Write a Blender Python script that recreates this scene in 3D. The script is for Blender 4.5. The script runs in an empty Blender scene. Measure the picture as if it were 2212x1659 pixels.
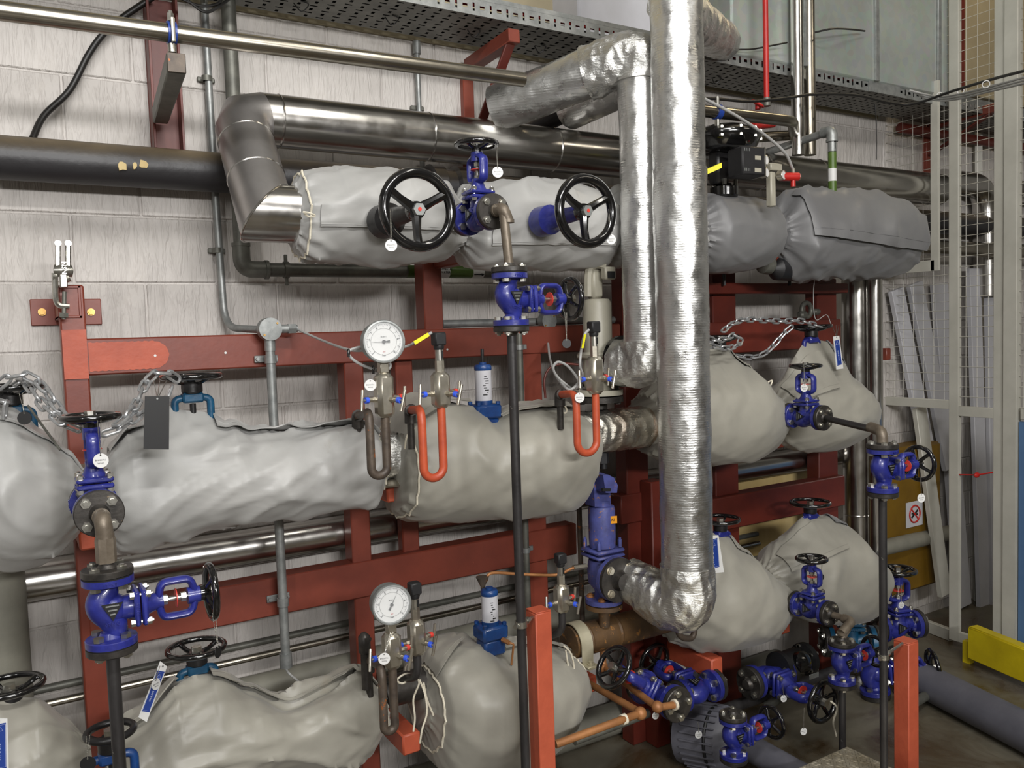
import bpy, bmesh, math, random
from mathutils import Vector as V, Matrix, noise
random.seed(7)
sc = bpy.context.scene; COL = sc.collection
R = math.radians; pi = math.pi
# ------------------------------------------------------------ camera
CAM = V((0, -3.08, 1.87)); F = 1782.6
yaw, pit, rol = .5411678, .0613840, -.0328843
FW = V((math.sin(yaw)*math.cos(pit), math.cos(yaw)*math.cos(pit), -math.sin(pit)))
rt = V((math.cos(yaw), -math.sin(yaw), 0)); up = rt.cross(FW)
RT = rt*math.cos(rol)+up*math.sin(rol); UP = -rt*math.sin(rol)+up*math.cos(rol)
cd = bpy.data.cameras.new('camera'); cam = bpy.data.objects.new('camera', cd); COL.objects.link(cam)
cd.sensor_width = 36; cd.lens = 36*F/2212; cd.clip_start = .02
m = Matrix((RT, UP, -FW)).transposed().to_4x4(); m.translation = CAM; cam.matrix_world = m
sc.camera = cam
# ------------------------------------------------------------ world, lights, exposure
w = bpy.data.worlds.new('world'); sc.world = w; w.use_nodes = True
w.node_tree.nodes['Background'].inputs[0].default_value = (.8, .82, .86, 1)
w.node_tree.nodes['Background'].inputs[1].default_value = .2
def area(name, loc, tgt, sx, sy, e, col=(1, .97, .92)):
    l = bpy.data.lights.new(name, 'AREA'); l.shape = 'RECTANGLE'; l.size = sx; l.size_y = sy; l.energy = e; l.color = col
    o = bpy.data.objects.new(name, l); COL.objects.link(o); o.location = loc
    o.rotation_euler = (V(tgt)-V(loc)).to_track_quat('-Z', 'Y').to_euler(); return o
area('strip_or_fill_light', (.3, -3.7, 4.3), (.7, -.3, 1.0), 1.8, .22, 98, (1, .985, .96))
area('strip_or_fill_light', (1.9, -2.9, 4.7), (1.9, -.5, 1.0), .22, 1.8, 27, (1, .96, .88))
area('strip_or_fill_light', (-2.2, -4.6, 3.5), (.2, 0, 1.2), .25, 1.8, 50, (1, .985, .96))
area('strip_or_fill_light', (.6, -6.6, 3.1), (.9, 0, .9), 2.4, .3, 255, (1, .985, .97))  # added fill behind the camera, lifts the shaded wall behind the rack
area('strip_or_fill_light', (4.9, -.5, 4.9), (4.6, -.2, 0), 1.5, .25, 26, (1, .80, .50))
area('strip_or_fill_light', (5.2, -5.0, 4.8), (4.2, -1, 1), 1.6, .25, 18, (1, .9, .74))
sc.view_settings.view_transform = 'Standard'; sc.view_settings.look = 'None'
sc.view_settings.exposure = -0.16; sc.view_settings.gamma = 1; sc.view_settings.use_curve_mapping = False
# ------------------------------------------------------------ pixel helpers (target frame 2212 x 1659)
def at(px, py, d):
    """the real-world point seen at that pixel, d metres in front of the block wall (y = 0)"""
    r = FW+RT*((px-1106)/F)-UP*((py-829.5)/F)
    return CAM+r*((3.08-d)/r.y)
def mpp(p): return (V(p)-CAM).dot(FW)/F
X, Y, Z = V((1, 0, 0)), V((0, 1, 0)), V((0, 0, 1))
# ------------------------------------------------------------ materials
def lin(c): return tuple(((x/255)/12.92 if x/255 <= .04045 else ((x/255+.055)/1.055)**2.4) for x in c)
class NM:
    def __init__(s, name):
        s.m = bpy.data.materials.new(name); s.m.use_nodes = True; s.t = s.m.node_tree; s.b = s.t.nodes['Principled BSDF']; s.co = None
    def n(s, ty, **k):
        o = s.t.nodes.new(ty)
        for a, v in k.items():
            if a in ('ins',):
                for i, x in v.items(): o.inputs[i].default_value = x
            else: setattr(o, a, v)
        return o
    def l(s, a, b): s.t.links.new(a, b)
    def coord(s, scale=(1, 1, 1), obj=True):
        c = s.n('ShaderNodeTexCoord'); mp = s.n('ShaderNodeMapping'); mp.inputs['Scale'].default_value = scale
        s.l(c.outputs['Object'], mp.inputs[0]); return mp.outputs[0]
    def noise(s, sc_, det=4, rough=.6, scale=(1, 1, 1), dist=0):
        o = s.n('ShaderNodeTexNoise'); o.inputs['Scale'].default_value = sc_; o.inputs['Detail'].default_value = det
        o.inputs['Roughness'].default_value = rough; o.inputs['Distortion'].default_value = dist; s.l(s.coord(scale), o.inputs['Vector']); return o.outputs[0]
    def ramp(s, f, a, b, c0, c1):
        r = s.n('ShaderNodeValToRGB'); e = r.color_ramp.elements; e[0].position = a; e[1].position = b
        e[0].color = (*c0, 1) if len(c0) == 3 else c0; e[1].color = (*c1, 1) if len(c1) == 3 else c1
        s.l(f, r.inputs[0]); return r.outputs[0]
    def mix(s, f, a, b):
        x = s.n('ShaderNodeMix', data_type='RGBA')
        if isinstance(f, float): x.inputs[0].default_value = f
        else: s.l(f, x.inputs[0])
        for i, v in ((6, a), (7, b)):
            if isinstance(v, tuple): x.inputs[i].default_value = (*v, 1)
            else: s.l(v, x.inputs[i])
        return x.outputs[2]
    def bump(s, f, st, dist=.01):
        b = s.n('ShaderNodeBump'); b.inputs['Strength'].default_value = st; b.inputs['Distance'].default_value = dist
        s.l(f, b.inputs['Height'])
        old = s.b.inputs['Normal'].links
        if old: s.l(old[0].from_socket, b.inputs['Normal'])
        s.l(b.outputs[0], s.b.inputs['Normal'])
    def color(s, c):
        if isinstance(c, tuple): s.b.inputs['Base Color'].default_value = (*c, 1)
        else: s.l(c, s.b.inputs['Base Color'])
    def set(s, **k):
        for a, v in k.items():
            i = s.b.inputs[{'rough': 'Roughness', 'metal': 'Metallic', 'coat': 'Coat Weight', 'spec': 'Specular IOR Level', 'aniso': 'Anisotropic', 'sheen': 'Sheen Weight', 'trans': 'Transmission Weight', 'alpha': 'Alpha'}[a]]
            if isinstance(v, (int, float)): i.default_value = v
            else: s.l(v, i)
def paint(name, c, dark=None, rough=.4, sc_=9, bs=.15, chips=None, coat=0, metal=0, lo=.35, hi=.7, scale=(1, 1, 1)):
    q = NM(name); c = lin(c); dark = lin(dark) if dark else tuple(x*.7 for x in c)
    col = q.ramp(q.noise(sc_, 6, .65, scale), lo, hi, dark, c)
    if chips:
        mk = q.ramp(q.noise(38, 5, .7), chips[1], chips[1]+.03, (0, 0, 0), (1, 1, 1)); col = q.mix(mk, col, lin(chips[0]))
    q.color(col); q.set(rough=rough, coat=coat, metal=metal)
    if bs: q.bump(q.noise(60, 3, .5), bs, .002)
    return q.m
M = {}
def mk_block(name, warm):
    q = NM(name)
    a = q.ramp(q.noise(1.3, 5, .6), .3, .75, lin((166, 161, 156) if not warm else (172, 164, 148)), lin((212, 207, 202)))
    dirt = q.ramp(q.noise(5, 8, .75, (1, 1, .45)), .56, .8, (0, 0, 0), (.42, .42, .42)); a = q.mix(dirt, a, lin((150, 140, 124)))
    q.color(a); q.set(rough=.5, spec=.35)
    q.bump(q.ramp(q.noise(34, 3, .7, (1, 1, .16), .5), .46, .60, (0, 0, 0), (1, 1, 1)), .5, .005); q.bump(q.noise(50, 6, .75), .3, .004); return q.m
M['block'] = mk_block('painted_block', 0)
M['red'] = paint('red_oxide_paint', (132, 62, 46), (106, 48, 36), .42, 3.2, .12, ((172, 92, 70), .70))
M['red2'] = paint('fresh_red_paint', (186, 88, 60), (164, 74, 50), .5, 7, .3)
M['redd'] = paint('dull_red_paint', (108, 42, 30), (84, 32, 24), .45, 4, .1)
M['blue'] = paint('blue_valve_paint', (42, 49, 134), (32, 37, 108), .36, 30, .35, ((92, 94, 140), .72), coat=.3)
M['blueo'] = paint('worn_blue_paint', (76, 84, 150), (60, 62, 108), .5, 14, .4, ((140, 98, 70), .62))
M['teal'] = paint('teal_valve_paint', (22, 84, 118), (14, 60, 88), .4, 20, .3)
M['bluec'] = paint('trap_blue_paint', (20, 70, 132), (14, 48, 100), .4, 20, .3, coat=.2)
M['black'] = paint('black_gloss', (22, 21, 22), (12, 12, 12), .16, 30, .05, coat=.6)
M['blackm'] = paint('black_satin', (32, 31, 32), (20, 19, 20), .38, 10, .3)
M['rubber'] = paint('black_plastic', (30, 30, 32), (24, 24, 26), .5, 20, .05)
M['flange'] = paint('dark_flange_steel', (78, 74, 70), (50, 48, 46), .42, 22, .35, ((128, 112, 90), .66), metal=.55)
M['dpipe'] = paint('dark_steel_pipe', (66, 64, 64), (44, 42, 42), .45, 18, .3, ((120, 118, 112), .7), metal=.4, scale=(1, 1, .3))
M['siph'] = paint('scaled_steel', (98, 86, 74), (66, 58, 52), .5, 16, .3, ((150, 88, 46), .62), metal=.3)
M['elbow'] = paint('bronze_grey_elbow', (128, 118, 104), (98, 88, 76), .45, 18, .3, metal=.4)
M['rust'] = paint('rusty_header', (104, 76, 44), (64, 52, 40), .55, 6, .5, ((150, 104, 52), .6))
M['copper'] = paint('oxidised_copper', (176, 122, 74), (140, 94, 58), .5, 10, .2, metal=.3)
M['redpipe'] = paint('orange_red_pipe', (188, 84, 50), (160, 66, 42), .42, 12, .15)
M['galv'] = paint('galvanised_steel', (158, 160, 158), (128, 131, 130), .45, 26, .12, metal=.55)
M['galvd'] = paint('dull_galvanised', (116, 116, 108), (90, 90, 84), .5, 14, .2, metal=.45)
M['tray'] = paint('tray_steel', (132, 132, 126), (104, 104, 99), .5, 10, .1, metal=.45)
M['zinc'] = paint('zinc_plated', (206, 204, 196), (170, 168, 160), .28, 40, .1, metal=.95)
M['brass'] = paint('brass', (198, 160, 96), (160, 120, 66), .35, 30, .1, metal=.8)
M['nickel'] = paint('nickel_steel', (206, 200, 186), (172, 166, 152), .3, 14, .1, metal=.9)
M['white'] = paint('white_plastic', (216, 216, 214), (206, 206, 204), .45, 8, 0)
M['paper'] = paint('white_board', (196, 196, 202), (182, 182, 186), .6, 3, .05)
M['cagep'] = paint('grey_white_cage_paint', (186, 184, 174), (170, 168, 158), .45, 4, .05, ((130, 120, 104), .78))
M['bluep'] = paint('blue_panel', (88, 120, 158), (78, 108, 146), .4, 3, .02)
M['yellow'] = paint('yellow_paint', (212, 190, 22), (186, 164, 18), .5, 5, .2, ((120, 110, 40), .74))
M['yellowd'] = paint('amber_plastic', (120, 90, 16), (96, 70, 12), .5, 3, .05)
M['greyp'] = paint('grey_floor_paint', (104, 104, 112), (84, 84, 92), .5, 4, .1)
M['pillar'] = paint('grey_beige_lagging', (132, 130, 118), (112, 110, 100), .6, 5, .1)
M['bronze'] = paint('beige_paint', (168, 164, 148), (150, 146, 132), .42, 6, .05)
M['wood'] = paint('plywood', (206, 184, 130), (180, 154, 98), .6, 4, .05, scale=(1, 1, .15))
M['sprink'] = paint('red_sprinkler_paint', (186, 36, 30), (158, 28, 24), .4, 10, .05)
M['green'] = paint('green_band', (84, 110, 44), (66, 90, 34), .4, 10, 0)
M['cord'] = paint('white_cord', (224, 218, 200), (200, 192, 172), .7, 60, .3)
M['cable'] = paint('grey_cable', (172, 172, 170), (156, 156, 154), .45, 10, 0)
M['cableb'] = paint('black_cable', (28, 26, 24), (20, 19, 18), .45, 10, 0)
M['bluetag'] = paint('blue_print', (34, 62, 140), (30, 56, 130), .35, 4, 0)
M['bluer'] = paint('blue_collar', (56, 92, 220), (50, 84, 206), .35, 4, 0)
M['redr'] = paint('red_collar', (206, 66, 56), (190, 56, 48), .35, 4, 0)
M['ink'] = paint('black_ink', (15, 15, 17), (10, 10, 11), .5, 4, 0)
M['print_white'] = paint('white_print', (210, 216, 235), (200, 206, 225), .5, 4, 0)
M['neon'] = paint('yellow_tie', (232, 226, 40), (220, 214, 36), .4, 4, 0)
M['orange'] = paint('orange_sticker', (222, 150, 30), (206, 136, 24), .4, 4, 0)
M['upper'] = paint('beige_render', (158, 148, 122), (140, 130, 106), .7, 2.5, .2)
M['strap'] = paint('zinc_strap', (198, 192, 168), (176, 168, 142), .45, 8, .1, metal=.4)
M['render'] = paint('cream_wall_paint', (214, 214, 212), (196, 196, 194), .7, 2, .05)
M['soffit'] = paint('dusty_soffit', (168, 168, 166), (140, 140, 138), .8, 1.2, .05)
M['tread'] = paint('worn_aluminium', (190, 184, 168), (150, 140, 118), .35, 12, .1, metal=.6)
M['chain'] = paint('dull_zinc_chain', (196, 197, 198), (160, 162, 164), .36, 30, .1, metal=.75)
M['hole'] = paint('dark_void', (14, 14, 15), (8, 8, 8), .8, 4, 0)
def mk_clad():                                  # smooth stainless cladding
    q = NM('bright_cladding'); q.color(q.ramp(q.noise(3, 4, .5), .3, .7, lin((172, 170, 166)), lin((206, 203, 198))))
    q.set(metal=1., rough=q.ramp(q.noise(14, 4, .6), .3, .7, (.17,)*3, (.27,)*3)); q.bump(q.noise(5, 2, .5), .12, .01); return q.m
M['clad'] = mk_clad()
M['clad_satin'] = paint('satin_cladding', (196, 193, 192), (176, 172, 170), .36, 5, .05, metal=.92)
def mk_thin():
    q = NM('brushed_stainless'); q.color(q.ramp(q.noise(6, 5, .6), .3, .7, lin((138, 132, 120)), lin((178, 172, 160))))
    q.set(metal=1., rough=.27); q.bump(q.noise(40, 3, .5), .08, .003); return q.m
M['thin'] = mk_thin()
def mk_foil(name, c0, c1, st, scale, rust=False):
    q = NM(name); col = q.ramp(q.noise(4, 5, .6), .3, .7, lin(c0), lin(c1))
    if rust:
        g = q.n('ShaderNodeSeparateXYZ'); q.l(q.coord(), g.inputs[0])
        mk = q.ramp(q.noise(7, 6, .7, (1, .5, .3)), .5, .62, (0, 0, 0), (1, 1, 1)); xr = q.ramp(g.outputs[0], .16, .36, (0, 0, 0), (1, 1, 1))
        mm = q.n('ShaderNodeMath', operation='MULTIPLY'); q.l(mk, mm.inputs[0]); q.l(xr, mm.inputs[1])
        col = q.mix(mm.outputs[0], col, lin((150, 98, 38)))
    q.color(col); q.set(metal=.96, rough=q.ramp(q.noise(26, 3, .6), .3, .7, (.22,)*3, (.42,)*3))
    vo = q.n('ShaderNodeTexVoronoi', feature='SMOOTH_F1'); vo.inputs['Scale'].default_value = scale; vo.inputs['Smoothness'].default_value = .35; q.l(q.coord((1, 1, .6)), vo.inputs['Vector'])
    q.bump(vo.outputs[0], st, .012); q.bump(q.noise(scale*1.5, 5, .7, (1, 1, 2.2)), st*.7, .008)
    wv = q.n('ShaderNodeTexWave', wave_type='BANDS', bands_direction='Z'); wv.inputs['Scale'].default_value = 36; wv.inputs['Distortion'].default_value = .8; q.l(q.coord(), wv.inputs['Vector']); q.bump(wv.outputs[0], .12, .002)
    return q.m
M['foil'] = mk_foil('aluminium_foil_lagging', (196, 196, 194), (226, 226, 224), .38, 16)
M['foilw'] = mk_foil('crumpled_foil', (190, 190, 188), (232, 232, 228), .9, 26)
M['foilr'] = mk_foil('rust_stained_foil', (186, 184, 176), (226, 222, 210), .9, 26, True)
def mk_fabric(name, c0, c1):
    q = NM(name); a = q.ramp(q.noise(2.2, 6, .6), .3, .72, lin(c0), lin(c1))
    d = q.ramp(q.noise(7, 7, .7, (1, 1, .6)), .62, .82, (0, 0, 0), (.5, .5, .5)); a = q.mix(d, a, lin((140, 126, 100)))
    q.color(a); q.set(rough=.42, sheen=.15, spec=.45); q.bump(q.noise(4, 3, .5, (1, 1, .6), 1.2), .16, .03); q.bump(q.noise(220, 2, .5), .12, .001); return q.m
M['fab'] = mk_fabric('silver_grey_jacket_fabric', (148, 148, 146), (170, 169, 166))
M['fabb'] = mk_fabric('beige_grey_jacket_fabric', (136, 133, 124), (160, 157, 146))
M['fabd'] = mk_fabric('dark_grey_jacket_fabric', (98, 98, 100), (116, 116, 116))
def mk_blackpipe():
    q = NM('tarred_pipe'); g = q.n('ShaderNodeNewGeometry'); s_ = q.n('ShaderNodeSeparateXYZ'); q.l(g.outputs['Normal'], s_.inputs[0])
    dust = q.ramp(s_.outputs[2], .1, .85, (0, 0, 0), (1, 1, 1)); nz = q.ramp(q.noise(5, 6, .7, (.5, 1, 1)), .35, .7, (.25,)*3, (.9,)*3)
    mm = q.n('ShaderNodeMath', operation='MULTIPLY'); q.l(dust, mm.inputs[0]); q.l(nz, mm.inputs[1])
    q.color(q.mix(mm.outputs[0], lin((42, 41, 43)), lin((116, 102, 78)))); q.set(rough=.45); q.bump(q.noise(9, 5, .6), .3, .01); return q.m
M['tar'] = mk_blackpipe()      # dust has settled on its upper side
def mk_floor():
    q = NM('stained_concrete'); a = q.ramp(q.noise(1.6, 8, .65), .3, .7, lin((80, 75, 62)), lin((110, 105, 92)))
    b = q.ramp(q.noise(2.3, 6, .6, dist=.6), .44, .60, (0, 0, 0), (.85,)*3); a = q.mix(b, a, lin((64, 48, 26)))
    c = q.ramp(q.noise(9, 6, .7), .6, .75, (0, 0, 0), (.6,)*3); a = q.mix(c, a, lin((52, 44, 32)))
    q.color(a); q.set(rough=q.ramp(b, 0, .8, (.5,)*3, (.16,)*3)); q.bump(q.noise(30, 6, .7), .2, .004); return q.m
M['floor'] = mk_floor()
def mk_duct():
    q = NM('galvanised_sheet'); vo = q.n('ShaderNodeTexVoronoi'); vo.inputs['Scale'].default_value = 30; q.l(q.coord(), vo.inputs['Vector'])
    q.color(q.mix(.05, q.ramp(q.noise(1.5, 4, .6), .3, .7, lin((150, 158, 152)), lin((182, 190, 184))), vo.outputs[1])); q.set(metal=.5, rough=.42)
    hs = q.n('ShaderNodeHueSaturation'); hs.inputs['Saturation'].default_value = .9
    lk = q.b.inputs['Base Color'].links[0].from_socket; q.l(lk, hs.inputs['Color']); q.l(hs.outputs[0], q.b.inputs['Base Color']); return q.m
M['duct'] = mk_duct()
def mk_glass():
    q = NM('clear_glass'); q.color((.9, .93, .95)); q.set(rough=.03, alpha=.10, spec=.6); return q.m
M['glass'] = mk_glass()
# ------------------------------------------------------------ mesh builder
def frame(axis, hint=None):
    a = V(axis).normalized(); h = V(hint) if hint is not None else (Z if abs(a.z) < .9 else X)
    u = h.cross(a)
    if u.length < 1e-6: u = X.cross(a)
    u.normalize(); v = a.cross(u); return u, v, a
class MB:
    def __init__(s): s.v = []; s.f = []; s.mi = []; s.cur = 0
    def add(s, vs, fs):
        o = len(s.v); s.v += [V(x) for x in vs]; s.f += [tuple(i+o for i in f) for f in fs]; s.mi += [s.cur]*len(fs); return s
    def box(s, c, sz, ax=None, ch=0.0):
        c = V(c); ax = ax or (X, Y, Z); h = [x/2 for x in sz]
        P = lambda a: c+ax[0]*a[0]+ax[1]*a[1]+ax[2]*a[2]
        if ch <= 0:
            vs = [P((sx*h[0], sy*h[1], sz_*h[2])) for sx in (-1, 1) for sy in (-1, 1) for sz_ in (-1, 1)]
            return s.add(vs, [(0, 1, 3, 2), (4, 6, 7, 5), (0, 4, 5, 1), (2, 3, 7, 6), (0, 2, 6, 4), (1, 5, 7, 3)])
        ch = min(ch, min(h)*.8); vs = []; idx = {}
        for sg in [(a, b, d) for a in (-1, 1) for b in (-1, 1) for d in (-1, 1)]:
            for k in range(3):
                a = [sg[i]*(h[i] if i == k else h[i]-ch) for i in range(3)]; idx[(sg, k)] = len(vs); vs.append(P(a))
        fs = []
        for k in range(3):
            i, j = (k+1) % 3, (k+2) % 3
            for t in (-1, 1):
                q = []
                for a, b in ((-1, -1), (1, -1), (1, 1), (-1, 1)):
                    g = [0, 0, 0]; g[k] = t; g[i] = a; g[j] = b; q.append(idx[(tuple(g), k)])
                fs.append(tuple(q if t > 0 else q[::-1]))
            for a in (-1, 1):
                for b in (-1, 1):
                    g0 = [0]*3; g1 = [0]*3; g0[i] = g1[i] = a; g0[j] = g1[j] = b; g0[k] = -1; g1[k] = 1
                    g0, g1 = tuple(g0), tuple(g1); q = (idx[(g0, i)], idx[(g1, i)], idx[(g1, j)], idx[(g0, j)])
                    fs.append(q if a*b < 0 else q[::-1])
        for sg in [(a, b, d) for a in (-1, 1) for b in (-1, 1) for d in (-1, 1)]:
            q = (idx[(sg, 0)], idx[(sg, 1)], idx[(sg, 2)]); fs.append(q if sg[0]*sg[1]*sg[2] > 0 else q[::-1])
        return s.add(vs, fs)
    def beam(s, a, b, w, h, hint=None, ch=.003):
        a, b = V(a), V(b); u, v, n = frame(b-a, hint); return s.box((a+b)/2, (w, h, (b-a).length), (u, v, n), ch)
    def ring(s, c, u, v, r, n, fn=None):
        return [c+(u*math.cos(2*pi*i/n)+v*math.sin(2*pi*i/n))*(r if not fn else r+fn(i)) for i in range(n)]
    def tube(s, pts, r, n=16, closed=False, caps=True, fn=None):
        pts = [V(p) for p in pts]; N = len(pts); rs = r if isinstance(r, (list, tuple)) else [r]*N
        tg = []
        for i in range(N):
            if closed: t = pts[(i+1) % N]-pts[i-1]
            else: t = pts[min(i+1, N-1)]-pts[max(i-1, 0)]
            tg.append(t.normalized() if t.length > 1e-9 else (tg[-1] if tg else X))
        u = frame(tg[0])[0]; vs = []
        for i in range(N):
            t = tg[i]; u = (u-t*u.dot(t))
            if u.length < 1e-6: u = frame(t)[0]
            u.normalize(); w_ = t.cross(u)
            for k in range(n):
                a = 2*pi*k/n; rr = rs[i]
                if fn: rr += fn(pts[i]+(u*math.cos(a)+w_*math.sin(a))*rr, i, k)
                vs.append(pts[i]+(u*math.cos(a)+w_*math.sin(a))*rr)
        fs = []
        for i in range(N if closed else N-1):
            a, b = i*n, ((i+1) % N)*n
            for k in range(n): fs.append((a+k, a+(k+1) % n, b+(k+1) % n, b+k))
        if caps and not closed: fs.append(tuple(range(n-1, -1, -1))); fs.append(tuple((N-1)*n+k for k in range(n)))
        return s.add(vs, fs)
    def cyl(s, a, b, r, n=24, r2=None): return s.tube([a, b], [r, r if r2 is None else r2], n)
    def lathe(s, prof, o, axis, n=28, hint=None, closed=False):
        o = V(o); u, v, a = frame(axis, hint); vs = []
        for (r, z) in prof: vs += s.ring(o+a*z, u, v, max(r, 1e-5), n)
        fs = []; m_ = len(prof)
        for i in range(m_ if closed else m_-1):
            p, q = i*n, ((i+1) % m_)*n
            for k in range(n): fs.append((p+k, p+(k+1) % n, q+(k+1) % n, q+k))
        if not closed: fs.append(tuple(range(n-1, -1, -1))); fs.append(tuple((m_-1)*n+k for k in range(n)))
        return s.add(vs, fs)
    def torus(s, c, axis, R_, r, n=36, m_=10, sq=1.0):
        return s.lathe([(R_+r*math.cos(2*pi*i/m_), r*sq*math.sin(2*pi*i/m_)) for i in range(m_)], c, axis, n, closed=True)
    def ball(s, c, r, n=16, sq=(1, 1, 1)):
        c = V(c); vs = []; fs = []; m_ = n//2
        for i in range(1, m_):
            for k in range(n):
                a, b = pi*i/m_, 2*pi*k/n; vs.append(c+V((r*sq[0]*math.sin(a)*math.cos(b), r*sq[1]*math.sin(a)*math.sin(b), r*sq[2]*math.cos(a))))
        t, q = len(vs), len(vs)+1; vs += [c+Z*r*sq[2], c-Z*r*sq[2]]
        for i in range(m_-2):
            for k in range(n): fs.append((i*n+k, (i+1)*n+k, (i+1)*n+(k+1) % n, i*n+(k+1) % n))
        for k in range(n): fs.append((t, k, (k+1) % n)); fs.append((q, (m_-2)*n+(k+1) % n, (m_-2)*n+k))
        return s.add(vs, fs)
    def bolt(s, p, axis, L=.03, r=.0055, h=.011, both=True):
        a = V(axis).normalized(); p = V(p); s.cyl(p-a*L/2, p+a*L/2, r, 8)
        s.cyl(p+a*(L/2-.012), p+a*(L/2-.004), h, 6)
        s.cyl(p+a*(L/2-.0145), p+a*(L/2-.012), h*1.15, 12)
        if both: s.cyl(p-a*(L/2), p-a*(L/2-.009), h, 6)
        return s
    def sheet(s, grid, th=0, off=None):
        """grid[i][j] of points; th>0 gives it a thickness along off(i,j)"""
        n, m_ = len(grid), len(grid[0]); vs = [p for r_ in grid for p in r_]; fs = [(i*m_+j, i*m_+j+1, (i+1)*m_+j+1, (i+1)*m_+j) for i in range(n-1) for j in range(m_-1)]
        if th:
            o = n*m_; vs = vs+[grid[i][j]+off(i, j)*th for i in range(n) for j in range(m_)]
            fs += [tuple(x+o for x in f[::-1]) for f in fs[:]]
            ed = [(i*m_, (i+1)*m_) for i in range(n-1)]+[((i+1)*m_+m_-1, i*m_+m_-1) for i in range(n-1)]+[(j+1, j) for j in range(m_-1)]+[((n-1)*m_+j, (n-1)*m_+j+1) for j in range(m_-1)]
            fs += [(a, b, b+o, a+o) for a, b in ed]
        return s.add(vs, fs)
    def prism(s, xz, y0, y1):
        n = len(xz); return s.add([V((a, y0, b)) for a, b in xz]+[V((a, y1, b)) for a, b in xz], [tuple(range(n)), tuple(range(2*n-1, n-1, -1))]+[(i, n+i, n+(i+1) % n, (i+1) % n) for i in range(n)])
    def build(s, name, mat, parent=None, smooth=38, loc=None, fix=True):
        me = bpy.data.meshes.new(name)
        org = V(parent_world(parent)) if parent is not None else V(loc if loc is not None else (0, 0, 0))
        me.from_pydata([v-org for v in s.v], [], s.f)
        for mm in (mat if isinstance(mat, (list, tuple)) else [mat]): me.materials.append(M[mm] if isinstance(mm, str) else mm)
        me.polygons.foreach_set('material_index', s.mi)
        if fix:
            bm = bmesh.new(); bm.from_mesh(me); bmesh.ops.recalc_face_normals(bm, faces=bm.faces[:]); bm.to_mesh(me); bm.free()
        if smooth: me.polygons.foreach_set('use_smooth', [True]*len(me.polygons)); me.set_sharp_from_angle(angle=R(smooth))
        me.update()
        o = bpy.data.objects.new(name, me); COL.objects.link(o)
        if parent is not None: o.parent = parent; chl(parent, o)
        else: o.location = org
        return o
def parent_world(p):
    l = V((0, 0, 0))
    while p is not None: l = l+p.location; p = p.parent
    return l
def tag(o, label, cat, group=None):
    o['label'] = label; o['category'] = cat
    if group: o['group'] = group
    return o
def thing(name, loc, label, cat, group=None):
    o = bpy.data.objects.new(name, None); COL.objects.link(o); o.location = V(loc); o.empty_display_size = .05
    return tag(o, label, cat, group)
def struct(o): o['kind'] = 'structure'; return o
CH = {}
def kids(o): return CH.get(o.name, [])
def chl(p, o): CH.setdefault(p.name, []).append(o)
def dup(root, label=None, group=None):
    c = root.copy(); COL.objects.link(c)
    if label: c['label'] = label
    if group: c['group'] = group
    for k in list(kids(root)):
        a = k.copy(); COL.objects.link(a); a.parent = c; chl(c, a)
        for g in list(kids(k)): b = g.copy(); COL.objects.link(b); b.parent = a; chl(a, b)
    return c
def place(o, pos, xa, za):
    """put a prototype: its local X along xa, local Z along za"""
    za = V(za).normalized(); xa = V(xa); xa = (xa-za*xa.dot(za)).normalized(); ya = za.cross(xa)
    q = Matrix((xa, ya, za)).transposed().to_4x4(); q.translation = V(pos); o.matrix_world = q
    o.location = V(pos); o.rotation_euler = q.to_euler(); return o
def bez(pts, n=12):
    """smooth curve through points (Catmull-Rom)"""
    p = [V(x) for x in pts]; p = [p[0]*2-p[1]]+p+[p[-1]*2-p[-2]]; out = []
    for i in range(1, len(p)-2):
        for k in range(n):
            t = k/n; a, b, c, d = p[i-1:i+3]
            out.append(.5*((2*b)+(c-a)*t+(2*a-5*b+4*c-d)*t*t+(3*b-a-3*c+d)*t**3))
    out.append(p[-2]); return out
def fillet(pts, r, n=8):
    pts = [V(x) for x in pts]; out = [pts[0]]
    for i in range(1, len(pts)-1):
        a, b, c = pts[i-1:i+2]; d1, d2 = (a-b), (c-b); rr = min(r, d1.length*.49, d2.length*.49); p, q = b+d1.normalized()*rr, b+d2.normalized()*rr
        for k in range(n+1):
            t = k/n; out.append(p*(1-t)**2+b*2*t*(1-t)+q*t*t)
    out.append(pts[-1]); return out
def sub(pts, step):
    o = [V(pts[0])]
    for a, b in zip(pts[:-1], pts[1:]):
        a, b = V(a), V(b); n = max(1, int((b-a).length/step))
        for k in range(1, n+1): o.append(a.lerp(b, k/n))
    return o
def fbm(p, f=1.0, o=4):
    return noise.fractal(V(p)*f, .7, 2.1, o)
TXT = {}
def text(s, size, pos, xa, ya, mat, parent, name='lettering', ext=.0006, align='CENTER'):
    key = (s, round(size, 5), mat, ext)
    if key not in TXT:
        c = bpy.data.curves.new(name, 'FONT'); c.body = s; c.size = size; c.extrude = ext; c.align_x = align; c.align_y = 'CENTER'; c.resolution_u = 1
        o = bpy.data.objects.new(name, c); COL.objects.link(o); dg = bpy.context.evaluated_depsgraph_get(); me = bpy.data.meshes.new_from_object(o.evaluated_get(dg)); me.name = name
        me.materials.clear(); me.materials.append(M[mat]); bpy.data.objects.remove(o); bpy.data.curves.remove(c); TXT[key] = me
    o = bpy.data.objects.new(name, TXT[key]); COL.objects.link(o); o.parent = parent; chl(parent, o); o['kind'] = 'stuff'
    xa, ya = V(xa).normalized(), V(ya).normalized(); q = Matrix((xa, ya, xa.cross(ya))).transposed().to_4x4()
    o.rotation_euler = q.to_euler(); o.location = V(pos)-parent_world(parent); return o
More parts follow.
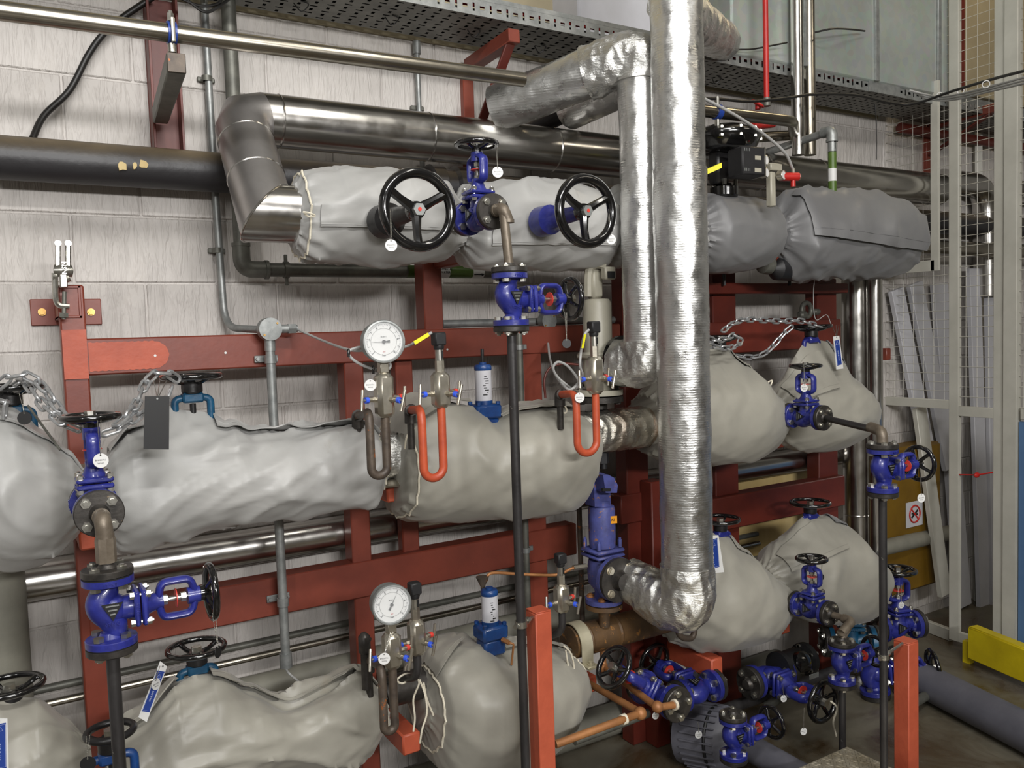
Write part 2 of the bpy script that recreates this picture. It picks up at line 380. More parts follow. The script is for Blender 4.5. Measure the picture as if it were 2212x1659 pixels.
def pipe(name, pts, r, mat, label, cat='pipe', n=20, group=None, kind=None):
    b = MB().tube(pts, r, n); o = b.build(name, mat, loc=pts[0]); tag(o, label, cat, group); return o
# ============================================================ SETTING
# block wall: y = 0 is its painted face, every block a part
b = MB(); b.box((4.8, .054, 2.75), (10.4, .1, 5.5)); wall = b.build('wall_back', 'block', loc=(0, 0, 0)); struct(wall)
protos = {}
def blockmesh(L):
    if L not in protos:
        q = MB(); q.box((0, .006, 0), (L-.007, .016, .218), ch=.0035)
        me = q.build('block', 'block', smooth=0); protos[L] = me.data; bpy.data.objects.remove(me)
    return protos[L]
rngb = random.Random(3)
for k in range(0, 14):
    z = .057+.225*k+.1125; x0 = .399+(0 if k % 2 == 0 else .235)-.45*2
    j = 0
    while x0+j*.45 < 6.2:
        xa = x0+j*.45; j += 1
        if xa < -.45 or z > 3.25: continue
        p = V((xa+.225, 0, z)); v = p-CAM; dpt = v.dot(FW); px = 1106+F*v.dot(RT)/dpt; py = 829.5-F*v.dot(UP)/dpt
        if px < -160 or px > 2350 or py < -120 or py > 1760: continue
        o = bpy.data.objects.new('block', blockmesh(.45)); COL.objects.link(o); o.parent = wall; chl(wall, o)
        o.location = (xa+.225, rngb.uniform(-.0012, .0012), z)
# floor
b = MB(); b.box((2.5, -4.0, -.05), (16, 8.2, .1)); struct(b.build('floor', 'floor', loc=(0, 0, 0)))
# the rest of the plant room (behind and beside the camera): it is what the bright metal mirrors
for nm, c_, s_ in (('wall_front', (2.5, -8.05, 2.75), (16, .1, 5.5)), ('wall_left', (-5.05, -4, 2.75), (.1, 8, 5.5)), ('wall_right', (10.05, -4, 2.75), (.1, 8, 5.5))):
    b = MB(); b.box(c_, s_); struct(b.build(nm, 'render', loc=(0, 0, 0)))
b = MB(); b.box((2.5, -4.0, 5.55), (16, 8.2, .1)); struct(b.build('ceiling', 'soffit', loc=(0, 0, 0)))
b = MB(); b.box((-2.7, .054, 2.75), (4.6, .1, 5.5)); struct(b.build('wall_far', 'block', loc=(0, 0, 0)))
# left part of the upper wall is rendered beige, then a painted pier, then sheet-metal ductwork
b = MB(); b.box((1.9, .0, 4.2), (5.0, .02, 2.3), ch=.003); struct(b.build('wall_upper', 'upper', loc=(0, 0, 0)))
p = at(1335, 40, .2)
b = MB(); b.box((p.x, -.1, 3.75), (.42, .2, 1.3), ch=.01); struct(b.build('trim_1', 'paper', loc=(0, 0, 0)))
# big sheet duct
t = thing('air_duct', at(1750, 80, .45), 'large galvanised sheet metal duct behind the vertical pipes, top right', 'duct')
b = MB()
A_, B_ = at(1520, 150, .2), at(1985, 175, .2); zt = 5.2
b.box(((A_.x+B_.x)/2, -.2, (A_.z+zt)/2+.02), (B_.x-A_.x, .36, zt-A_.z), ch=.01); b.build('sheet', 'duct', t)
b = MB()
for i in range(3):
    xx = A_.x+(B_.x-A_.x)*(i+.9)/3.1; b.box((xx, -.386, (A_.z+zt)/2), (.03, .014, zt-A_.z-.05), ch=.003)
b.build('seam', 'galv', t)
t = thing('bulkhead_panel', at(2090, 100, .1), 'dull beige wall panel behind the tall mesh cage, top right', 'panel')
b = MB(); b.box((6.3, -.06, 4.2), (3.4, .1, 1.9), ch=.005); b.build('sheet', 'upper', t)
b = MB(); b.box((5.0, -.13, 4.2), (.06, .05, 1.9), ch=.004); b.build('batten', 'redd', t)
# ============================================================ RED PIPE-RACK FRAME (one welded thing)
FR = thing('pipe_rack', (2.4, -.22, 0), 'red oxide steel pipe rack standing in front of the block wall', 'rack')
FD = .25; TH = .08
NB = [0]
def hbeam(z0, z1, xa, xb, mat='red', d=FD, th=TH, name='rail'):
    NB[0] += 1; d = d+.0012*(NB[0] % 7)
    q = MB(); q.box(((xa+xb)/2, -d+th/2, (z0+z1)/2), (xb-xa, th, z1-z0), ch=.005); return q.build(name, mat, FR)
def post(xa, xb, z0, z1, mat='red', d=FD, th=TH, name='post'):
    NB[0] += 1; d = d-.0012*(NB[0] % 5)
    q = MB(); q.box(((xa+xb)/2, -d+th/2, (z0+z1)/2), (xb-xa, th, z1-z0), ch=.005); return q.build(name, mat, FR)
zT, zB = 1.896, 1.783
XE = at(1810, 700, FD).x
hbeam(zB, zT, .15, at(1340, 700, FD).x, d=FD+.001)
hbeam(.925, 1.058, .15, at(1245, 1150, FD).x, d=FD+.001)
post(.124, .194, .0, 2.06, 'red')                                   # left post
P = lambda px, py: at(px, py, FD).x
post(P(758, 1100), P(800, 1100), 0, zB+.05)
post(P(868, 950), P(905, 950), .98, zB+.03, d=FD-.03, th=.05)
post(P(916, 640), P(957, 640), zB, 2.2)
post(P(1132, 850), P(1173, 850), 0, zB+.05)
post(P(1352, 900), P(1400, 900), 0, 2.2, 'redd')
post(P(1395, 1560), P(1425, 1560), 0, 1.2, 'redd', d=FD+.08)
post(P(1539, 640), P(1590, 640), 0, 2.25, 'redd')
post(P(1766, 640), P(1808, 640), 0, 2.1, 'redd')
hbeam(at(1345, 1070, FD).z-.13, at(1345, 1070, FD).z, P(1340, 1100), P(1440, 1100), 'redd')
hbeam(at(1700, 1045, FD).z-.16, at(1700, 1045, FD).z, P(1440, 1060), XE, 'redd', d=FD+.03)
hbeam(at(1700, 700, FD).z-.13, at(1700, 692, FD).z, P(1400, 700), XE, 'redd', d=FD+.02)
hbeam(at(1700, 635, FD).z, at(1700, 613, FD).z, P(1400, 700), XE+.02, 'redd', d=FD+.05)
hbeam(at(1700, 700, FD).z+.02, at(1700, 686, FD).z, P(1440, 1060), XE, 'redd', d=FD-.04)
# upper left channel bracket from the ceiling
# square tube stubs that carry the headers
def stub(px, py, w, d1, d0=FD, mat='red2', h=None):
    c = at(px, py, d1); s_ = mpp(c); h = h or w
    q = MB(); q.box((c.x, -(d0+d1)/2, c.z), (w*s_, d1-d0, h*s_), ch=.006); return q.build('support_arm', mat, FR)
stub(1026, 548, 33, .53, mat='red', h=36); stub(852, 1066, 34, .53, h=38); stub(890, 1607, 42, .57, h=46)
stub(190, 1168, 34, .53, h=42); stub(1268, 1010, 30, .53, mat='red2', h=34); stub(1277, 1480, 34, .55, h=36)
stub(1550, 1444, 34, .6, mat='red2', h=44); stub(1683, 955, 34, .53, mat='red', h=28); stub(1680, 553, 34, .53, mat='red', h=34); stub(1697, 1358, 30, .53, h=24)
# wall fixing plate and the open box-section end at top left
q = MB(); c = at(144, 674, .012); q.box((c.x, -.006, c.z), (.205, .012, .085), ch=.002); q.build('fixing_plate', 'red', FR)
for px, py in ((91, 674), (197, 674)):
    c = at(px, py, .02); q = MB(); q.cyl(c+Y*.012, c-Y*.004, .009, 6); q.cyl(c+Y*.008, c+Y*.002, .012, 16); q.build('bolt', 'brass', FR)
c = at(150, 652, FD+.0); s_ = mpp(c)
q = MB()
for dx, dz, wx, wz in ((0, .045, .064, .008), (0, -.045, .064, .008), (.028, 0, .008, .098), (-.028, 0, .008, .098)):
    q.box((c.x+dx, -.125, c.z+dz), (wx, .25, wz), ch=.0015)
q.build('box_section', 'red', FR)
# fresh paint patch on the corner joint (own shape, own colour: a touched-up weld)
q = MB(); pts = []
for i in range(40):
    a = i/39; x = .195+.23*a; hw = .044*math.sqrt(max(0, 1-max(0, (a-.78)/.22)**2))*(1+.03*math.sin(i*1.9))
    pts.append((x, hw))
g = [[V((x, -.2545, (zT+zB)/2+hw*t)) for t in (-1, 1)] for x, hw in pts]
q.sheet(g); q.box(((.124+.194)/2, -.2530, (zT+zB)/2+.01), (.066, .0030, .15), ch=0); q.build('touch_up_paint', 'red2', FR, fix=False)
for px, py in ((335, 768), (487, 762), (966, 755)):
    c = at(px, py, FD+.003); q = MB(); q.cyl(c+Y*.004, c-Y*.002, .004, 12); q.build('rivet', 'white', FR)
# ---- wall brackets at the top
t = thing('wall_bracket', at(345, 150, .05), 'dark red steel channel bracket fixed to the wall above the black pipe', 'bracket')
a, b_ = at(350, -10, .06), at(347, 322, .06)
q = MB(); w_ = .07
q.box((a.x, -.01, (a.z+b_.z)/2), (.11, .012, a.z-b_.z), ch=.002); q.box((a.x-.05, -.045, (a.z+b_.z)/2), (.008, .07, a.z-b_.z), ch=.001); q.box((a.x+.04, -.045, (a.z+b_.z)/2), (.008, .07, a.z-b_.z), ch=.001)
q.build('channel', 'redd', t)
a = at(345, 262, .08); z_ = a.z+.03
ra, rb_ = at(346, 250, .09), at(381, 136, .755); q = MB(); q.beam(ra, rb_, .047, .052, Z, .004); q.build('box_arm', 'galvd', t)
q = MB(); dd_ = (rb_-ra).normalized(); q.beam(rb_, rb_+dd_*.004, .044, .049, Z, .001); q.build('end_cap', 'siph', t)
BRZ = rb_.z
def rbracket(px, py, name_label, L=.38, dn=.5):
    c = at(px, py, .04); t = thing('tray_bracket', c, name_label, 'bracket', None)
    q = MB(); q.box((c.x, -.015, c.z-dn/2), (.05, .03, dn), ch=.003); q.build('upright', 'red', t)
    q = MB(); q.beam(c+V((0, 0, -.01)), c+V((0, -L, 0)), .05, .05); q.build('arm', 'red', t)
    q = MB(); q.beam(c+V((0, 0, -dn*.62)), c+V((0, -L+.03, -.02)), .04, .012); q.build('brace', 'redd', t)
    return t
rbracket(1013, 138, 'red steel bracket holding the cable tray above the diagonal foil pipe', .36, .55)
rbracket(2010, 268, 'short red steel bracket below the cable tray at the right', .40, .3)
# ============================================================ PERFORATED CABLE TRAY
def tray(name, xa, xb, d0, d1, z, lip, label):
    t = thing(name, ((xa+xb)/2, -(d0+d1)/2, z), label, 'cable tray')
    q = MB(); cw = .052; rows = 9; ch_ = (d1-d0)/rows; n = int((xb-xa)/cw)
    def slot(P0, ux, uy, w, h, sw, sh):
        a = [P0+ux*x+uy*y for x, y in ((0, 0), (w, 0), (w, h), (0, h))]
        cx, cy = w/2, h/2; b_ = [P0+ux*(cx+sx*sw/2)+uy*(cy+sy*sh/2) for sx, sy in ((-1, -1), (1, -1), (1, 1), (-1, 1))]
        q.add(a+b_, [(i, (i+1) % 4, 4+(i+1) % 4, 4+i) for i in range(4)])
    for i in range(n):
        for j in range(rows):
            o_ = V((xa+i*cw, -d0-j*ch_, z)); slot(o_, X, -Y, cw, ch_, .027 if (i+j) % 2 else .012, .008 if (i+j) % 2 else .018)
    q.build('perforated_base', 'tray', t, smooth=0, fix=False)
    for dd, nm in ((d1, 'lip'), (d0, 'lip')):
        q = MB()
        for i in range(int((xb-xa)/.036)):
            o_ = V((xa+i*.036, -dd, z))
            slot(o_, X, Z, .036, lip*.78, .020 if i % 2 else .008, .013 if i % 2 else .030)
        q.box(((xa+xb)/2, -dd+(.008 if dd == d1 else -.008), z+lip*.9), (xb-xa, .016, .012)); q.box(((xa+xb)/2, -dd, z+lip*.82), (xb-xa, .0015, lip*.14))
        q.build(nm, 'galv', t, smooth=0, fix=False)
    return t
TR = tray('cable_tray', -.3, 5.9, .08, .37, 3.04, .075, 'long perforated steel cable tray running along the top of the wall')
q = MB(); q.box((at(1910, 190, .37).x, -.373, 3.075), (.26, .003, .07)); q.build('joint_plate', 'galv', TR)
for i, (px, py) in enumerate(((1170, 40), (845, 70), (600, 48), (1000, 82), (1100, 95), (1160, 110))):
    pass
for i in range(7):
    c = V((.9+i*.33, -.2-.02*(i % 3), 3.035)); q = MB(); q.tube(bez([c, c+V((.03, .01, -.02)), c+V((.05, -.01, .0)), c+V((.02, -.02, .003))], 5), .0022, 5); q.build('cable_tie', 'cableb', TR)
# cables lying in the tray
for k in range(8):
    pts = [V((-.3+.35*i, -.102-.0335*k+.002*math.sin(i*1.7+k), 3.060+.002*math.sin(i*2.3+k))) for i in range(18)]
    pipe('tray_cable', bez(pts, 3), .0162, 'cableb', 'thick black cable lying in the perforated cable tray', 'cable', 10, 'black cables in the tray')
pipe('tray_cable', bez([V((.9+.35*i, -.352+.003*math.sin(i*1.3), 3.088)) for i in range(9)], 3), .010, 'sprink', 'red cable showing through the slots of the tray lip', 'cable', 10)
# ============================================================ PLAIN PIPES
def runx(name, px, py, d, L, r, mat, label, cat='pipe', n=20, x0=None):
    a = at(px, py, d); a = V((x0 if x0 is not None else a.x, a.y, a.z)); return pipe(name, [a, a+X*L], r, mat, label, cat, n)
o = runx('black_pipe', -30, 338, .105, 5.9, .067, 'tar', 'thick tarred black pipe along the wall with flaked patches', n=36)
for px, py, sx in ((263, 358, 1.2), (291, 358, .5), (310, 355, 1)):      # bare flakes, slightly proud of the pipe
    c = at(px, py, .176); q = MB(); n_ = 9; g = V((0, -1, .22)).normalized(); vv = [c+X*.014*sx*math.cos(2*pi*i/n_)*random.uniform(.6, 1.3)+Z*.016*math.sin(2*pi*i/n_)*random.uniform(.6, 1.2) for i in range(n_)]
    vv2 = [V((v.x, v.y+.012, v.z)) for v in vv]; q.add(vv+vv2, [tuple(range(n_)), tuple(range(2*n_-1, n_-1, -1))]+[(i, (i+1) % n_, n_+(i+1) % n_, n_+i) for i in range(n_)]); q.build('bare_patch', 'wood', o)
c = at(962, 375, .1); q = MB(); q.lathe([(.072, -.085), (.088, -.08), (.09, -.03), (.074, -.02), (.074, .02), (.09, .03), (.088, .08), (.072, .085)], (c.x, -.105, o.location.z), X, 28); q.build('coupling', 'tar', o)
# upper thin stainless pipe on its clamp
a, b_ = at(-30, 19, .74), at(1130, 172, .74)
o = pipe('stainless_pipe', [a, b_], .0235, 'thin', 'long thin stainless pipe crossing the top left above the elbow', n=28)
c = at(370, 70, .74); t = thing('pipe_clamp', c, 'blue lined stainless clip holding the thin pipe on the grey arm', 'clamp')
cx = a+(b_-a)*((c.x-a.x)/(b_.x-a.x)); ax = (b_-a).normalized()
q = MB(); q.lathe([(.0245, -.011), (.029, -.011), (.029, .011), (.0245, .011)], cx, ax, 24, closed=True); q.build('clamp_band', 'bluetag', t)
q = MB(); q.cyl(cx+Z*.03-Y*.0, cx+Z*.05, .009, 6); q.cyl(cx+Z*.046-Y*.002, cx+Z*.056, .006, 8); q.cyl(cx-Y*.028+Z*.03, cx-Y*.028-Z*.03, .006, 8); q.build('bolt', 'zinc', t)
q = MB(); q.cyl(V((cx.x, cx.y, cx.z-.028)), V((cx.x, cx.y, BRZ+.03)), .011, 16); q.build('stem', 'zinc', t)
# conduits on the left
o = pipe('conduit', fillet([at(441, -5, .04), at(452, 200, .04), at(465, 420, .04), at(486, 708, .05), at(560, 712, .29)], .09, 6), .0125, 'galv', 'thin galvanised conduit down the wall, bending to the round box', 'conduit', 14)
for px, py in ((447, 170), (470, 541)):
    c = at(px, py, .03); q = MB(); q.box((c.x, -.012, c.z), (.06, .008, .018), ch=.004); q.lathe([(.0145, -.009), (.018, -.009), (.018, .009), (.0145, .009)], at(px, py, .04), Z, 16, closed=True); q.build('saddle', 'galvd', o)
t = thing('junction_box', at(583, 711, .31), 'round grey conduit box on the red rail, far left', 'junction box')
def besa(t, c, r=.038):
    q = MB(); q.lathe([(r*.9, .03), (r, .026), (r, -.002), (r*.97, -.008), (.0, -.009)], c, Y, 36); q.build('box_body', 'galv', t)
    q = MB(); q.lathe([(r*.97, -.008), (r*.99, -.009), (r*.99, -.0115), (.0, -.0125)], c, Y, 36); q.build('lid', 'galv', t)
    for s_ in (1, -1):
        q = MB(); q.cyl(c+V((s_*.022, -.010, s_*.019)), c+V((s_*.022, -.015, s_*.019)), .0035, 10); q.build('screw', 'brass', t)
c = at(583, 711, .33); besa(t, c)
q = MB(); q.cyl(c+V((.034, .01, 0)), c+V((.078, .01, 0)), .0145, 18); q.cyl(c+V((.062, .01, 0)), c+V((.088, .01, 0)), .018, 6); q.cyl(c+V((.088, .01, 0)), c+V((.094, .01, 0)), .012, 12); q.build('gland', 'galv', t)
q = MB(); q.cyl(c+V((0, .01, -.03)), c+V((0, .01, -.072)), .018, 18); q.build('socket', 'galv', t)
a = c+V((0, .01, -.05)); b_ = V((a.x, a.y, at(611, 1440, -a.y).z))
o = pipe('conduit', [a, b_], .0155, 'galv', 'upright galvanised conduit below the round box, in front of both rails', 'conduit', 16)
for py in (775, 1300):
    zc = at(590, py, .3).z; q = MB(); q.box((a.x, -.262, zc), (.078, .006, .024), ch=.002); q.lathe([(.0165, -.014), (.0195, -.014), (.0195, .014), (.0165, .014)], V((a.x, a.y, zc)), Z, 18, closed=True)
    for s_ in (-1, 1): q.cyl(V((a.x+s_*.03, -.262, zc)), V((a.x+s_*.03, -.275, zc)), .006, 8)
    q.build('saddle', 'galv', o)
q = MB(); q.cyl(b_+Z*.045, b_-Z*.004, .021, 18); q.build('bush', 'galv', o)
# wall drain pipe with elbow and green bands
zz = at(590, 583, .11).z; xx = at(520, 520, .11).x
pts = fillet([V((xx, -.11, 3.1)), V((xx, -.11, zz)), V((at(1095, 590, .11).x, -.11, zz))], .055, 8)
o = pipe('galvanised_water_pipe', pts, .0245, 'galvd', 'galvanised pipe with green bands, elbowing right along the wall below the jackets', 'pipe', 22)
q = MB(); q.tube(fillet([V((xx, -.11, zz+.085)), V((xx, -.11, zz)), V((xx+.085, -.11, zz))], .06, 8), .030, 20); q.lathe([(.032, 0), (.032, .012)], V((xx, -.11, zz+.08)), Z, 20); q.lathe([(.034, 0), (.034, .012)], V((xx+.078, -.11, zz)), X, 20); q.build('elbow', 'galvd', o)
def band(o, c0, x0, x1, r, mat, name, ax=X):
    q = MB(); q.lathe([(r, x0), (r, x1)], c0, ax, 28); return q.build(name, mat, o)
bx = lambda px: at(px, 588, .13).x
band(o, V((0, -.11, zz)), bx(882), bx(955), .0253, 'green', 'green_band'); band(o, V((0, -.11, zz)), bx(952), bx(972), .0254, 'white', 'label_band')
band(o, V((0, -.11, zz)), bx(972), bx(1022), .0253, 'green', 'green_band'); ob = band(o, V((0, -.11, zz)), bx(1022), bx(1046), .0254, 'white', 'arrow_band')
text('DOMESTIC\nWATER', .013, V((bx(961), -.1365, zz+.002)), X, Z, 'ink', o, 'pipe_lettering')
for s_ in (-1, 1):
    q = MB(); xc = bx(1034); q.box((xc-.006, -.1352, zz+s_*.012), (.034, .002, .004)); q.add([V((xc+.010, -.1362, zz+s_*.012+.006)), V((xc+.010, -.1362, zz+s_*.012-.006)), V((xc+.024, -.1362, zz+s_*.012))], [(0, 1, 2)]); q.build('arrow', 'ink', o, fix=False)
c = V((at(618, 583, .11).x, -.11, zz)); q = MB(); q.lathe([(.0255, -.009), (.030, -.009), (.030, .009), (.0255, .009)], c, X, 20, closed=True); q.box(c+V((0, 0, .04)), (.012, .01, .03), ch=.002); q.box(c-V((0, 0, .04)), (.012, .01, .03), ch=.002); q.cyl(c, c+Y*.11, .006, 8); q.build('pipe_clip', 'galvd', o)
# pipes low on the wall, behind the rack
o = runx('bright_pipe', 110, 1249, .10, 4.2, .063, 'clad', 'large polished steel pipe behind the rack, below the middle jackets', n=36, x0=-.3)
runx('chrome_pipe', 106, 1520, .06, 3.6, .0125, 'thin', 'slim bright chrome pipe low on the wall', n=18, x0=-.3)
runx('grey_hose', 115, 1484, .05, 3.6, .013, 'galvd', 'slim dull grey pipe just above the slim chrome pipe', n=14, x0=-.3)
runx('lagged_pipe', 700, 1455, .105, 3.0, .055, 'pillar', 'dull beige pipe low on the wall behind the lower jackets', n=28, x0=.4)
runx('lagged_pipe', 1300, 1560, .095, 2.2, .07, 'pillar', 'thick grey-green pipe near the floor behind the red post', n=28, x0=1.2)
pipe('floor_pipe', [at(1240, 1600, .75), at(1400, 1540, .75)], .0165, 'galvd', 'thin dark pipe in front of the thick grey-green pipe near the floor')
pipe('lagged_column', [V((-.085, -.2, 0)), V((-.085, -.2, 1.22))], .075, 'pillar', 'beige vertical column at the left edge of the photo', 'pipe', 30)
a = at(1180, 695, .2)
o = pipe('conduit', [at(955, 700, .18), V((at(1345, 690, .18).x, -.18, at(955, 700, .18).z))], .0155, 'galv', 'horizontal galvanised conduit along the top of the red rail', 'conduit', 16)
t = thing('junction_box', at(1184, 692, .24), 'round grey conduit box behind the small wheel of the centre valve', 'junction box')
c = at(1184, 693, .24); besa(t, c, .036); q = MB(); q.cyl(c+V((0, .01, -.03)), c+V((0, .01, -.07)), .016, 16); q.cyl(c+V((0, .01, -.07)), c+V((0, .01, -.095)), .019, 6); q.build('gland', 'galv', t)
a = at(1121, 720, .3); o = pipe('conduit', [a, V((a.x, a.y, .3))], .0135, 'galvd', 'upright dull conduit just behind the central black pipe', 'conduit', 14)
for py in (750, 1190): zc = at(1125, py, .3).z; q = MB(); q.lathe([(.0145, -.01), (.0175, -.01), (.0175, .01), (.0145, .01)], V((a.x, a.y, zc)), Z, 16, closed=True); q.box((a.x+.025, a.y+.01, zc), (.03, .006, .02), ch=.002); q.build('saddle', 'galv', o)
a = at(900, 100, .03); o = pipe('conduit', [a, V((a.x, a.y, at(907, 245, .03).z))], .0105, 'galv', 'short thin conduit rising behind the thin stainless pipe to the tray', 'conduit', 12)
q = MB(); q.cyl(a+Z*.02, a-Z*.03, .016, 14); q.build('bush', 'galv', o); c = at(905, 232, .03); q = MB(); q.box((a.x, -.012, c.z), (.06, .012, .02), ch=.004); q.build('saddle', 'galvd', o)
a = at(912, 345, .03); pipe('conduit', [a, V((a.x, a.y, a.z-.4))], .0105, 'galv', 'thin conduit end showing just below the bright return pipe', 'conduit', 12)
pipe('cable', bez([at(70, 300, .1), at(95, 250, .06), at(150, 195, .04), at(190, 120, .04), at(222, 75, .04), at(262, 40, .05), at(330, -6, .06)], 8), .0105, 'cableb', 'black cable snaking up the wall, top left', 'cable', 10)
# ============================================================ LAGGED AND BARE PROCESS PIPES
def mitre(q, pts, r, n=40):
    pts = [V(p) for p in pts]; u, v, a = frame(pts[1]-pts[0]); cur = q.ring(pts[0], u, v, r, n); rings = [cur]
    for i in range(1, len(pts)):
        d = (pts[i]-pts[i-1]).normalized(); nn = d if i == len(pts)-1 else (d+(pts[i+1]-pts[i]).normalized()).normalized()
        cur = [p+d*((pts[i]-p).dot(nn)/d.dot(nn)) for p in cur]; rings.append(cur)
    vs = [p for g in rings for p in g]; fs = [(i*n+k, i*n+(k+1) % n, (i+1)*n+(k+1) % n, (i+1)*n+k) for i in range(len(rings)-1) for k in range(n)]
    fs += [tuple(range(n-1, -1, -1)), tuple((len(rings)-1)*n+k for k in range(n))]; q.add(vs, fs); return rings
zR = at(1300, 335, .25).z; rR = .088
p0 = V((at(2026, 400, .25).x, -.25, zR)); p1 = V((at(518, 258, .25).x, -.25, zR-.0)); p2 = V((at(575, 476, .52).x, -.52, 2.26)); p3 = p2+X*.22
t = thing('clad_return_pipe', p1, 'large bright stainless clad pipe bending down at the left into the top grey jacket', 'clad pipe')
q = MB()
e1 = p1+(p0-p1).normalized()*.075; e2 = p1+(p2-p1).normalized()*.075; em = p1+((e1-p1)+(e2-p1))*.28
rings = mitre(MB(), [p0, e1, em, e2, p2, p3], rR)
def skin(rs, nm, mt):
    q = MB(); n = len(rs[0]); q.add([p for g in rs for p in g], [(i*n+k, i*n+(k+1) % n, (i+1)*n+(k+1) % n, (i+1)*n+k) for i in range(len(rs)-1) for k in range(n)]+[tuple(range(n-1, -1, -1)), tuple((len(rs)-1)*n+k for k in range(n))]); q.build(nm, mt, t, smooth=50)
skin(rings[:2], 'straight_cladding', 'clad'); skin(rings[1:5], 'elbow_cladding', 'clad_satin'); skin(rings[4:], 'end_cladding', 'clad')
q = MB(); rg = rings[4]; q.tube(rg, .0035, 8, closed=True); q.build('mitre_bead', 'clad', t)
for xx in (at(600, 270, .25).x, at(920, 280, .25).x, at(1190, 320, .25).x, at(1640, 370, .25).x, at(1760, 380, .25).x):
    q = MB(); q.lathe([(rR, -.004), (rR+.0022, 0), (rR, .004)], (xx, -.25, zR), X, 40, closed=True); q.build('joint_bead', 'clad', t)
for f in (.28, .66):
    q = MB(); c = p1.lerp(p2, f); q.lathe([(rR, -.003), (rR+.002, 0), (rR, .003)], c, p2-p1, 40, closed=True); q.build('joint_bead', 'clad', t)
# crumple displacement
def crumple(amp, f=14, sd=0):
    def fn(p, i, k):
        n1 = noise.noise(p*f+V((sd, 0, 0))); n2 = noise.noise(p*f*2.3+V((0, sd, 3))); return amp*(1-2*abs(n1))*.6+amp*.6*(abs(n2)-.3)
    return fn
def wav(amp, f=9, sd=0):
    def fn(p, i, k): return amp*noise.noise(V((p.x*f, p.y*f, p.z*f*.8+sd)))+amp*.5*noise.noise(V((p.x*50, p.y*50, p.z*26+sd)))
    return fn
# R1: tall riser from the blue safety valve
xr = at(1474, 700, .90).x; zb = at(1478, 1305, .90).z+.02; r1 = .093
t = thing('foil_riser', (xr, -.90, zb), 'tall wide foil-lagged vertical pipe ending in a crumpled elbow near the lower right centre', 'foil pipe')
zs = at(1470, 380, .90).z
for (za, zc, rr, nm) in ((zb+.09, zs, r1, 'lagging_section'), (zs-.01, 4.4, r1*.97, 'lagging_section')):
    q = MB(); q.tube(sub([V((xr, -.90, za)), V((xr, -.90, zc))], .012), rr, 56, fn=wav(.0035, 9, za)); q.build(nm, 'foil', t, smooth=60)
q = MB(); q.tube(sub([V((xr, -.90, zs-.03)), V((xr, -.90, zs+.02))], .008), r1+.002, 56, fn=wav(.004, 12, 5)); q.build('tape_band', 'foil', t, smooth=60)
q = MB(); q.tube([V((xr+.072, -.952+.0, zb+.1)), V((xr+.072, -.952, zs))], .006, 6); 
fl = at(1352, 1245, .62); el = sub(fillet([V((xr, -.90, zb+.12)), V((xr, -.90, zb-.055)), V((fl.x*.5+xr*.5, -.72, (zb-.055)*.5+fl.z*.5)), fl], .12, 8), .009)
q = MB(); q.tube(el, [r1*1.02]*int(len(el)*.6)+[r1*1.02-(r1*.25)*(i/(len(el)*.4)) for i in range(len(el)-int(len(el)*.6))], 64, fn=crumple(.012, 15, 2)); q.build('elbow_wrap', 'foilw', t, smooth=28)
# branch behind its top
q = MB(); q.tube(sub([V((xr+.03, -.84, at(1500, 30, .8).z)), at(1560, 92, .35)], .01), .078, 48, fn=crumple(.012, 14, 9)); q.build('branch_wrap', 'foilw', t, smooth=28)
# R2: riser from the beige safety valve, elbow into the diagonal run
x2 = at(1386, 450, .74).x; r2 = .076; zt2 = at(1385, 118, .74).z; zb2 = at(1380, 790, .74).z
t = thing('foil_riser', (x2, -.74, zb2), 'narrower foil-lagged vertical pipe with a diagonal run back to the clad pipe', 'foil pipe')
q = MB(); q.tube(sub([V((x2, -.74, zb2+.06)), V((x2, -.74, zt2-.08))], .012), r2, 52, fn=wav(.0035, 9, 3)); q.build('lagging_section', 'foil', t, smooth=60)
el = sub(fillet([V((x2, -.74, zt2-.10)), V((x2, -.74, zt2)), V((x2, -.74, zt2)).lerp(at(1072, 236, .28), .34)], .13, 9), .009)
q = MB(); q.tube(el, [r2*1.02+.014*min(1, i/len(el)*1.5) for i in range(len(el))], 60, fn=crumple(.016, 13, 4)); q.build('elbow_wrap', 'foilw', t, smooth=28)
q = MB(); q.tube(sub([V((x2, -.74, zt2)).lerp(at(1072, 236, .28), .26), at(1072, 236, .28)], .012), .088, 56, fn=wav(.003, 9, 6)); q.build('lagging_section', 'foil', t, smooth=60)
el = sub(fillet([V((x2, -.74, zb2+.09)), V((x2, -.74, zb2)), V((at(1335, 785, .62).x, -.62, at(1335, 782, .62).z))], .09, 8), .009)
q = MB(); q.tube(el, r2*1.08, 60, fn=crumple(.015, 14, 7)); q.build('elbow_wrap', 'foilw', t, smooth=28)
# second foil stub behind
t = thing('foil_stub_pipe', at(1225, 245, .25), 'short foil-lagged pipe with a bare black end, partly hidden behind the diagonal foil pipe', 'foil pipe')
a, b_ = at(1232, 240, .28), at(1400, 160, .72)
q = MB(); q.tube(sub([a, b_], .012), .074, 48, fn=wav(.003, 9, 8)); q.build('lagging', 'foil', t, smooth=60)
q = MB(); q.cyl(at(1120, 292, .05), a, .036, 24); q.build('bare_end', 'tar', t)
